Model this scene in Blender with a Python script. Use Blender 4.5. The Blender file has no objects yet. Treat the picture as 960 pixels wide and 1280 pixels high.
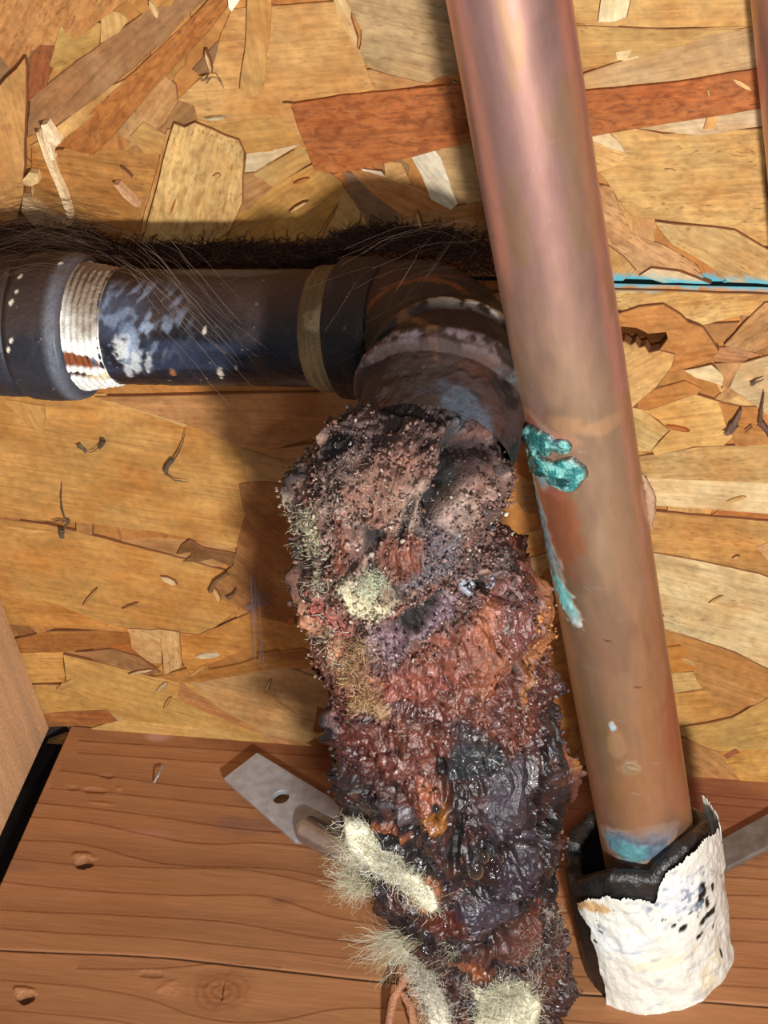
import bpy, math, random
import numpy as np
from mathutils import Vector, Matrix
random.seed(7); RNG = np.random.default_rng(7)
SC = bpy.context.scene; COL = SC.collection

# ------------------------------------------------------------------ camera, world, lights, exposure
F = 3382.0                                       # focal length in pixels of the 960x1280 frame
def unit(a):
    a = np.array(a, float); return a/np.linalg.norm(a)
DN = unit((871, 3685, F)); XC = unit((10750, 564, -F)); XC = unit(XC-DN*XC.dot(DN)); YC = np.cross(-DN, XC)
R = np.array([XC, YC, -DN])
CAM = -R@(np.array([(400-480)/F, (930-640)/F, 1])*0.948)
def ray(u, v): return R@np.array([(u-480)/F, (v-640)/F, 1.0])
def plane(u, v, ax, val):
    r = ray(u, v); return CAM+r*((val-CAM[ax])/r[ax])
def wall(u, v, y=0.0): return plane(u, v, 1, y)
def flo(u, v, z=0.0): return plane(u, v, 2, z)
def proj(w):
    c = (np.asarray(w, float)-CAM)@R
    return c[..., 0]/c[..., 2]*F+480, c[..., 1]/c[..., 2]*F+640, c[..., 2]
cd = bpy.data.cameras.new('camera'); cam = bpy.data.objects.new('camera', cd); COL.objects.link(cam)
cd.sensor_width = 36; cd.sensor_fit = 'AUTO'; cd.lens = F/1280*36; cd.clip_start = 0.01; cd.clip_end = 20
m = Matrix.Identity(4)
for i in range(3):
    m[i][0] = R[i][0]; m[i][1] = -R[i][1]; m[i][2] = -R[i][2]; m[i][3] = CAM[i]
cam.matrix_world = m; SC.camera = cam
w = bpy.data.worlds.new('world'); SC.world = w; w.use_nodes = True
w.node_tree.nodes['Background'].inputs[0].default_value = (0.80, 0.88, 1.0, 1)
w.node_tree.nodes['Background'].inputs[1].default_value = 0.22
def area(name, loc, tgt, size, power, col):
    l = bpy.data.lights.new(name, 'AREA'); l.shape = 'DISK'; l.size = size; l.energy = power; l.color = col
    o = bpy.data.objects.new(name, l); COL.objects.link(o); o.location = loc
    o.rotation_euler = (Vector(tgt)-Vector(loc)).to_track_quat('-Z', 'Y').to_euler(); return o
az, el, dist = math.radians(27), math.radians(20), 0.66
TG = np.array([0.06, -0.03, 0.10])
area('work_light', TG+dist*np.array([math.sin(az)*math.cos(el), -math.cos(az)*math.cos(el), math.sin(el)]), TG, 0.034, 5.9, (1, 0.97, 0.93))
area('torch', CAM+R@np.array([0.03, 0.03, 0.2]), TG, 0.03, 0.7, (1, 0.97, 0.95))
SC.view_settings.view_transform = 'Standard'; SC.view_settings.look = 'None'
SC.view_settings.exposure = 0.0; SC.view_settings.gamma = 1.0; SC.view_settings.use_curve_mapping = False

# ------------------------------------------------------------------ helpers
def lin(c):
    c = np.asarray(c, float)/255.0
    return np.where(c <= 0.04045, c/12.92, ((c+0.055)/1.055)**2.4)
_P = RNG.permutation(4096); _V = RNG.random(4096)
def _h(i, j, k): return _V[_P[(_P[(_P[i & 4095]+j) & 4095]+k) & 4095]]
def vnoise(p):
    """smooth value noise in 0..1; p (..,3)"""
    i = np.floor(p).astype(int); f = p-i; f = f*f*f*(f*(f*6-15)+10)
    x, y, z = i[..., 0], i[..., 1], i[..., 2]; a, b, c = f[..., 0], f[..., 1], f[..., 2]
    def L(u, v, t): return u+(v-u)*t
    return L(L(L(_h(x, y, z), _h(x+1, y, z), a), L(_h(x, y+1, z), _h(x+1, y+1, z), a), b),
             L(L(_h(x, y, z+1), _h(x+1, y, z+1), a), L(_h(x, y+1, z+1), _h(x+1, y+1, z+1), a), b), c)
def fbm(p, o=4, g=0.5):
    s = 0; a = 1; n = 0
    for k in range(o):
        s = s+a*vnoise(p*(2.03**k)+k*17.3); n += a; a *= g
    return s/n
def ridged(p, o=3):
    s = 0; a = 1; n = 0
    for k in range(o):
        s = s+a*(1-np.abs(2*vnoise(p*(2.1**k)+k*9.7)-1)); n += a; a *= .55
    return s/n
def sst(a, b, x):
    t = np.clip((x-a)/(b-a), 0, 1); return t*t*(3-2*t)

def link(o, parent=None, **props):
    COL.objects.link(o)
    if parent is not None: o.parent = parent
    for k, v in props.items(): o[k] = v
    return o
def empty(name, loc=(0, 0, 0), **props):
    o = bpy.data.objects.new(name, None); o.empty_display_size = 0.01; o.location = loc
    return link(o, None, **props)
def mesh_np(name, V, Fc, mat, parent=None, smooth=True, col=None, rough=None, metal=None, **props):
    me = bpy.data.meshes.new(name)
    V = np.asarray(V, float)
    if parent is not None and parent.type == 'EMPTY': V = V-np.array(parent.location)
    if isinstance(Fc, np.ndarray):
        k = Fc.shape[1]; me.vertices.add(len(V)); me.vertices.foreach_set('co', V.ravel())
        me.loops.add(Fc.size); me.loops.foreach_set('vertex_index', Fc.ravel().astype(np.int32))
        me.polygons.add(len(Fc)); me.polygons.foreach_set('loop_start', np.arange(0, Fc.size, k, dtype=np.int32))
        me.update(calc_edges=True)
    else:
        me.from_pydata([tuple(v) for v in V], [], Fc); me.update()
    if smooth: me.polygons.foreach_set('use_smooth', np.ones(len(me.polygons), bool))
    for nm, arr in (('rough', rough), ('metal', metal)):
        if arr is not None:
            a = me.attributes.new(nm, 'FLOAT', 'POINT'); a.data.foreach_set('value', np.asarray(arr, np.float32).ravel())
    if col is not None:
        a = me.attributes.new('paint', 'FLOAT_COLOR', 'POINT')
        c = np.ones((len(V), 4), np.float32); c[:, :3] = np.asarray(col).reshape(-1, 3); a.data.foreach_set('color', c.ravel())
    me.materials.append(mat)
    return link(bpy.data.objects.new(name, me), parent, **props)
def gridfaces(nu, nv, wrap=False):
    i = np.arange(nu-1)[:, None]*nv; j = np.arange(nv if wrap else nv-1)[None, :]; j2 = (j+1) % nv
    return np.stack([i+j, i+j2, i+nv+j2, i+nv+j], -1).reshape(-1, 4)

# ------------------------------------------------------------------ materials
class NT:
    def __init__(s, name):
        s.m = bpy.data.materials.new(name); s.m.use_nodes = True; s.t = s.m.node_tree; s.b = s.t.nodes['Principled BSDF']
    def n(s, ty, **kw):
        nd = s.t.nodes.new(ty)
        for k, v in kw.items():
            if k.startswith('i_'):
                key = k[2:]; key = int(key) if key.isdigit() else key
                if isinstance(v, bpy.types.NodeSocket): s.t.links.new(v, nd.inputs[key])
                else: nd.inputs[key].default_value = v
            else: setattr(nd, k, v)
        return nd
    def l(s, a, b): s.t.links.new(a, b)
    def mul(s, a, b): return s.n('ShaderNodeMath', operation='MULTIPLY', i_0=a, i_1=b).outputs[0]
    def mapr(s, v, a, b, c, d): return s.n('ShaderNodeMapRange', i_0=v, i_1=a, i_2=b, i_3=c, i_4=d).outputs[0]
    def mix(s, f, a, b, mode='MIX'):
        nd = s.n('ShaderNodeMix', data_type='RGBA', blend_type=mode)
        for k, v in ((0, f), (6, a), (7, b)):
            if isinstance(v, bpy.types.NodeSocket): s.l(v, nd.inputs[k])
            else: nd.inputs[k].default_value = v
        return nd.outputs[2]
    def bump(s, h, dist, st=1.0, nrm=None):
        nd = s.n('ShaderNodeBump'); nd.inputs['Strength'].default_value = st; nd.inputs['Distance'].default_value = dist
        s.l(h, nd.inputs['Height'])
        if nrm: s.l(nrm, nd.inputs['Normal'])
        s.l(nd.outputs[0], s.b.inputs['Normal']); return nd.outputs[0]

def mat_paint(name, nscale=900, bump=0.0002, var=0.25, spec=0.5, stretch=(1, 1, 1), coat=0.0):
    """surface whose colour, gloss and metalness come from the mesh's own painted attributes"""
    t = NT(name)
    tc = t.n('ShaderNodeTexCoord').outputs['Object']
    mp = t.n('ShaderNodeMapping', i_0=tc); mp.inputs['Scale'].default_value = stretch
    a = t.n('ShaderNodeAttribute', attribute_name='paint'); r = t.n('ShaderNodeAttribute', attribute_name='rough')
    me = t.n('ShaderNodeAttribute', attribute_name='metal')
    nz = t.n('ShaderNodeTexNoise'); nz.inputs['Scale'].default_value = nscale; nz.inputs['Detail'].default_value = 4
    t.l(mp.outputs[0], nz.inputs['Vector'])
    v = t.mapr(nz.outputs[0], 0.25, 0.75, 1-var, 1+var)
    t.l(t.mix(1.0, a.outputs['Color'], v, 'MULTIPLY'), t.b.inputs['Base Color'])
    t.l(r.outputs['Fac'], t.b.inputs['Roughness']); t.l(me.outputs['Fac'], t.b.inputs['Metallic'])
    t.b.inputs['Specular IOR Level'].default_value = spec; t.b.inputs['Coat Weight'].default_value = coat
    if bump > 0: t.bump(nz.outputs[0], bump, 0.8)
    return t.m

def mat_flake():
    """wood strand: object colour with grain running along local x"""
    t = NT('strand_wood')
    tc = t.n('ShaderNodeTexCoord').outputs['Object']; oi = t.n('ShaderNodeObjectInfo')
    off = t.n('ShaderNodeVectorMath', operation='SCALE', i_0=(3.1, 7.7, 1.3)); t.l(oi.outputs['Random'], off.inputs['Scale'])
    v = t.n('ShaderNodeVectorMath', operation='ADD', i_0=tc, i_1=off.outputs[0]).outputs[0]
    def nz(sc, scale, det=4, dist=0.0):
        mp = t.n('ShaderNodeMapping', i_0=v); mp.inputs['Scale'].default_value = sc
        q = t.n('ShaderNodeTexNoise'); q.inputs['Scale'].default_value = scale; q.inputs['Detail'].default_value = det
        q.inputs['Distortion'].default_value = dist; t.l(mp.outputs[0], q.inputs['Vector']); return q.outputs[0]
    fine = nz((55, 900, 50), 1, 4); broad = nz((14, 90, 20), 1, 4, 1.2); patch = nz((1, 1, 1), 50, 3)
    speck = nz((420, 1500, 50), 1, 3, .4)
    c = t.mix(1.0, oi.outputs['Color'], t.mapr(fine, .3, .7, .84, 1.12), 'MULTIPLY')
    c = t.mix(1.0, c, t.mapr(broad, .3, .7, .88, 1.10), 'MULTIPLY')
    warm = t.mix(t.mapr(patch, .42, .72, 0, .7), (1, 1, 1, 1), (0.82, 0.58, 0.36, 1))
    c = t.mix(1.0, c, warm, 'MULTIPLY')
    c = t.mix(1.0, c, t.mapr(nz((1, 1, 1), 380, 4), .3, .7, .84, 1.12), 'MULTIPLY')
    c = t.mix(1.0, c, t.mapr(nz((.6, 1, 1), 70, 4, 1.0), .3, .7, .84, 1.10), 'MULTIPLY')
    mott = t.mul(t.mapr(nz((1, 2.2, 1), 190, 5, .8), .46, .66, 0, 1), t.n('ShaderNodeMath', operation='SUBTRACT', i_0=1.0, i_1=oi.outputs['Alpha']).outputs[0])
    c = t.mix(t.mul(mott, .75), c, t.mix(1.0, c, (.50, .36, .26, 1), 'MULTIPLY'))
    thread = nz((9, 260, 20), 1, 3, 2.0)
    c = t.mix(t.mapr(thread, .62, .70, 0, .35), c, t.mix(1.0, c, (.55, .40, .28, 1), 'MULTIPLY'))
    # short dark pores, more of them on strands with a lower alpha
    al = t.n('ShaderNodeMath', operation='SUBTRACT', i_0=1.0, i_1=oi.outputs['Alpha']).outputs[0]
    dens = t.mapr(nz((1, 1, 1), 120, 2), .40, .62, 0, 1)
    sp = t.mul(t.mul(t.mapr(speck, .56, .68, 0, 1), dens), t.n('ShaderNodeMath', operation='ADD', i_0=.15, i_1=al).outputs[0])
    c = t.mix(sp, c, (0.13, 0.05, 0.018, 1))
    # turquoise edge-seal paint soaked in along the joint between the two panels
    geo = t.n('ShaderNodeNewGeometry').outputs['Position']; sx = t.n('ShaderNodeSeparateXYZ', i_0=geo)
    gz = t.n('ShaderNodeMath', operation='SUBTRACT', i_0=sx.outputs[2], i_1=GAPZ).outputs[0]
    up = t.mapr(gz, 0.0, 0.0075, 1.0, 0.0); dn = t.mapr(gz, -0.0045, 0.0, 0.0, 1.0)
    sel = t.n('ShaderNodeMath', operation='MINIMUM', i_0=up, i_1=dn).outputs[0]
    ragged = nz((90, 90, 90), 1, 4, 1.0)
    cy = t.n('ShaderNodeMath', operation='ADD', i_0=sel, i_1=t.mapr(ragged, .2, .8, -.50, .40)).outputs[0]
    c = t.mix(t.mul(t.mapr(cy, .35, .75, 0, .85), t.mapr(sx.outputs[0], PAINTX-.004, PAINTX, 0, 1)), c, (0.03, 0.36, 0.46, 1))
    ag = t.n('ShaderNodeMath', operation='ABSOLUTE', i_0=gz).outputs[0]
    inn = t.mul(t.mapr(ag, .0009, .0010, 1, 0), t.mapr(sx.outputs[1], -.0002, .0002, 0, 1))
    c = t.mix(inn, c, (0.006, 0.02, 0.024, 1))  # joint's inner edges coloured dark to stand in for the gap's shade
    t.l(c, t.b.inputs['Base Color']); t.b.inputs['Roughness'].default_value = .62; t.b.inputs['Specular IOR Level'].default_value = .3
    n1 = t.bump(fine, .00012, .6); t.bump(broad, .0004, .5, n1)
    return t.m
PAINTX = float(wall(700, 354)[0])
GAPZ = float(wall(860, 354)[2])
M_FLAKE = mat_flake()
_e = NT('strand_edge'); _e.b.inputs['Base Color'].default_value = (*lin((120, 74, 36)), 1); _e.b.inputs['Roughness'].default_value = .8; M_EDGE = _e.m
M_PAINT = mat_paint('painted_relief')
M_WOOD = mat_paint('planed_fir', 1400, .00012, .10, .3, (.06, 1, 1))
M_IRON = mat_paint('iron_pipe_black', 1800, .00012, .3, .4)
M_RUST = mat_paint('corroded_crust', 1300, .0005, .4, .6, coat=.12)
M_COPPER = mat_paint('aged_copper', 500, .00003, .08, .5, (1, 1, .25))
M_FIBRE = mat_paint('glass_fibre', 900, 0, .15, .5)
M_FILM = mat_paint('membrane_film', 700, .00015, .05, .4)

# ------------------------------------------------------------------ tubes with a paintable surface
class Tube:
    """pts (n,3) centre line, ra side radius, rb depth radius (per point)"""
    def __init__(s, pts, ra, rb=None, nv=256, view=True):
        s.pts = pts = np.asarray(pts, float); n = len(pts); s.nv = nv
        ra = np.broadcast_to(ra, n).astype(float); rb = ra if rb is None else np.broadcast_to(rb, n).astype(float)
        tg = np.gradient(pts, axis=0); tg /= np.linalg.norm(tg, axis=1)[:, None]
        ref = CAM-pts.mean(0); ref /= np.linalg.norm(ref)
        e1 = np.cross(ref, tg); e1 /= np.linalg.norm(e1, axis=1)[:, None]; e2 = np.cross(tg, e1)   # e2 towards viewer side
        s.sgn = -1 if (proj(pts[n//2]+e1[n//2]*.01)[0] < proj(pts[n//2])[0]) else 1
        th = np.linspace(0, 2*math.pi, nv, endpoint=False)
        s.th = th; s.s = np.concatenate([[0], np.cumsum(np.linalg.norm(np.diff(pts, axis=0), axis=1))])
        ct, st = np.cos(th), np.sin(th)
        s.N = e1[:, None, :]*ct[None, :, None]+e2[:, None, :]*st[None, :, None]
        s.V = pts[:, None, :]+e1[:, None, :]*(ct[None, :, None]*ra[:, None, None])+e2[:, None, :]*(st[None, :, None]*rb[:, None, None])
        # t: signed arc from the side facing the viewer
        a = (th-math.pi/2+math.pi) % (2*math.pi)-math.pi
        s.t = -a[None, :]*ra[:, None]*1.0
        s.ra = ra
        s.S = np.repeat(s.s[:, None], nv, 1); s.h = np.zeros_like(s.S)
        s.col = np.zeros(s.S.shape+(3,)); s.rough = np.full(s.S.shape, .5); s.metal = np.zeros(s.S.shape)
        u, v, d = proj(s.V); s.u, s.v = u, v
        s.front = np.einsum('ijk,ijk->ij', s.N, (CAM-s.V)) > 0
        s.P = s.V.copy()
    def find(s, u, v):
        d = (s.u-u)**2+(s.v-v)**2+np.where(s.front, 0, 1e7); k = np.unravel_index(np.argmin(d), d.shape); return k
    def mask(s, u, v, ru, rv, ang=0, edge=.35, rag=.5, rs=400):
        """soft ragged ellipse (radii in metres) round the surface point that shows at u,v"""
        k = s.find(u, v); ds = s.S-s.S[k]; dt = (s.t-s.t[k])
        c, q = math.cos(ang), math.sin(ang); x = dt*c+ds*q; y = -dt*q+ds*c
        d = np.sqrt((x/ru)**2+(y/rv)**2)
        near = d < 2.2
        out = np.zeros_like(d)
        if near.any():
            nz = fbm(s.V[near]*rs+u*.37, 4)-.5
            out[near] = sst(1+edge, 1-edge, d[near]+nz*rag*2)
        return out
    def paint(s, mk, col=None, rough=None, metal=None, h=0, amt=1.0):
        m = mk*amt
        if col is not None: s.col = s.col*(1-m[..., None])+lin(col)*m[..., None]
        if rough is not None: s.rough = s.rough*(1-m)+rough*m
        if metal is not None: s.metal = s.metal*(1-m)+metal*m
        s.h = s.h+mk*h
    def build(s, name, mat, parent, cap=True, **props):
        V = s.V+s.N*s.h[..., None]; s.P = V; n, nv = s.h.shape
        Fc = gridfaces(n, nv, True)
        vv = V.reshape(-1, 3); c = s.col.reshape(-1, 3); r = s.rough.ravel(); me = s.metal.ravel()
        if cap:
            vv = np.vstack([vv, V[0].mean(0), V[-1].mean(0)]); c = np.vstack([c, c[0], c[-1]]); r = np.append(r, [.8, .8]); me = np.append(me, [0, 0])
            j = np.arange(nv); j2 = (j+1) % nv; b = n*nv; e = (n-1)*nv
            tri0 = np.stack([j2, j, np.full(nv, b), np.full(nv, b)], 1); tri1 = np.stack([e+j, e+j2, np.full(nv, b+1), np.full(nv, b+1)], 1)
            faces = [tuple(x) for x in tri0[:, :3].tolist()]+[tuple(x) for x in tri1[:, :3].tolist()]
            if n*nv > 200000: cap = False; vv = vv[:-2]; c = c[:-2]; r = r[:-2]; me = me[:-2]
            else: return mesh_np(name, vv, [tuple(x) for x in Fc.tolist()]+faces, mat, parent, True, c, r, me, **props)
        return mesh_np(name, vv, Fc, mat, parent, True, c, r, me, **props)
def resample(p, n):
    p = np.asarray(p, float); s = np.concatenate([[0], np.cumsum(np.linalg.norm(np.diff(p[:, :3], axis=0), axis=1))])
    q = np.linspace(0, s[-1], n); return np.stack([np.interp(q, s, p[:, k]) for k in range(p.shape[1])], 1)
def smooth1(a, k):
    if k < 2: return a
    ker = np.hanning(k+2)[1:-1]; ker /= ker.sum(); pad = np.pad(a, ((k//2, k-1-k//2), (0, 0)), 'edge')
    # reflect the slope at the ends so the line keeps its length
    return np.stack([np.convolve(pad[:, i], ker, 'valid') for i in range(a.shape[1])], 1)
def tubes_mesh(curves, radii, sides=3):
    """many thin strands in one mesh; curves (N,k,3)"""
    C = np.asarray(curves, float); N, k, _ = C.shape; rad = np.broadcast_to(radii, (N, k))
    tg = np.gradient(C, axis=1); tg /= np.linalg.norm(tg, axis=2)[..., None]+1e-12
    a = np.cross(tg, np.array([.31, .52, .79])); a /= np.linalg.norm(a, axis=2)[..., None]+1e-12; b = np.cross(tg, a)
    th = np.arange(sides)*2*math.pi/sides
    V = C[:, :, None, :]+rad[:, :, None, None]*(a[:, :, None, :]*np.cos(th)[None, None, :, None]+b[:, :, None, :]*np.sin(th)[None, None, :, None])
    base = (np.arange(N)*k*sides)[:, None, None]; i = (np.arange(k-1)*sides)[None, :, None]; j = np.arange(sides)[None, None, :]; j2 = (j+1) % sides
    Fc = np.stack([base+i+j, base+i+j2, base+i+sides+j2, base+i+sides+j], -1).reshape(-1, 4)
    return V.reshape(-1, 3), Fc
_ico = None
def ico():
    t = (1+5**.5)/2; v = np.array([(-1, t, 0), (1, t, 0), (-1, -t, 0), (1, -t, 0), (0, -1, t), (0, 1, t), (0, -1, -t), (0, 1, -t), (t, 0, -1), (t, 0, 1), (-t, 0, -1), (-t, 0, 1)])
    f = np.array([(0, 11, 5), (0, 5, 1), (0, 1, 7), (0, 7, 10), (0, 10, 11), (1, 5, 9), (5, 11, 4), (11, 10, 2), (10, 7, 6), (7, 1, 8), (3, 9, 4), (3, 4, 2), (3, 2, 6), (3, 6, 8), (3, 8, 9), (4, 9, 5), (2, 4, 11), (6, 2, 10), (8, 6, 7), (9, 8, 1)])
    return v/np.linalg.norm(v[0]), f
def chunks(pos, rad, cols, rough, name, mat, parent, jit=.35, smooth=False, **props):
    v, f = ico(); n = len(pos)
    V = v[None]*(1+jit*(RNG.random((n, 12, 1))*2-1))*np.asarray(rad)[:, None, None]*(1+.5*(RNG.random((n, 1, 3))-.5))+np.asarray(pos)[:, None, :]
    Fc = (f[None]+np.arange(n)[:, None, None]*12).reshape(-1, 3)
    c = np.repeat(np.asarray(cols), 12, 0); r = np.repeat(np.asarray(rough), 12)
    return mesh_np(name, V.reshape(-1, 3), Fc, mat, parent, smooth, c, r, np.zeros(n*12), **props)

# ================================================================== SETTING: strand board wall
wall_back = empty('wall_back', (0, 0, 0)); wall_back['kind'] = 'structure'
def panel(z0, z1, x0, x1, pit=None):
    nx, nz = int((x1-x0)/.001)+1, int((z1-z0)/.001)+1
    X, Z = np.meshgrid(np.linspace(x0, x1, nx), np.linspace(z0, z1, nz))
    P = np.stack([X, np.zeros_like(X), Z], -1)
    y = (fbm(P*np.array([60, 1, 160]), 3)-.5)*.0008
    if pit is not None:
        for (cx, cz, rx, rz) in pit:
            d = np.sqrt(((X-cx)/rx)**2+((Z-cz)/rz)**2); y = y+.008*sst(1.15, .8, d)
    # closed slab: displaced front, flat sides and back
    Vf = np.stack([X, y, Z], -1).reshape(-1, 3); Fq = gridfaces(nz, nx)[:, ::1]
    n0 = len(Vf); bk = np.array([[x0, .011, z0], [x1, .011, z0], [x1, .011, z1], [x0, .011, z1]])
    bot = list(range(nx)); top = [(nz-1)*nx+i for i in range(nx)]; lef = [i*nx for i in range(nz)]; rig = [i*nx+nx-1 for i in range(nz)]
    faces = [tuple(a) for a in Fq.tolist()]
    faces += [tuple(bot[::-1])+(n0, n0+1), tuple(top)+(n0+2, n0+3), tuple(lef)+(n0+3, n0), tuple(rig[::-1])+(n0+1, n0+2), (n0, n0+3, n0+2, n0+1)]
    me = bpy.data.meshes.new('sheathing_panel'); me.from_pydata([tuple(v) for v in np.vstack([Vf, bk])], [], faces); me.update()
    me.materials.append(M_FLAKE); o = link(bpy.data.objects.new('sheathing_panel', me), wall_back)
    c = lin((178, 124, 66)); o.color = (*c, .7); return o
pc = wall(792, 424)
p_low = panel(-.0015, GAPZ-.0008, -.30, .34, [(pc[0]+.004, pc[2], .0115, .0085)])
p_up = panel(GAPZ+.0008, .46, -.30, .34)
TAN = (206, 156, 88); GOLD = (204, 146, 68); ORG = (184, 112, 48); CRM = (224, 186, 122); PAL = (226, 204, 160); BRN = (166, 118, 66); GRY = (150, 112, 72); DK = (150, 88, 38); LT = (212, 168, 100)
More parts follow.
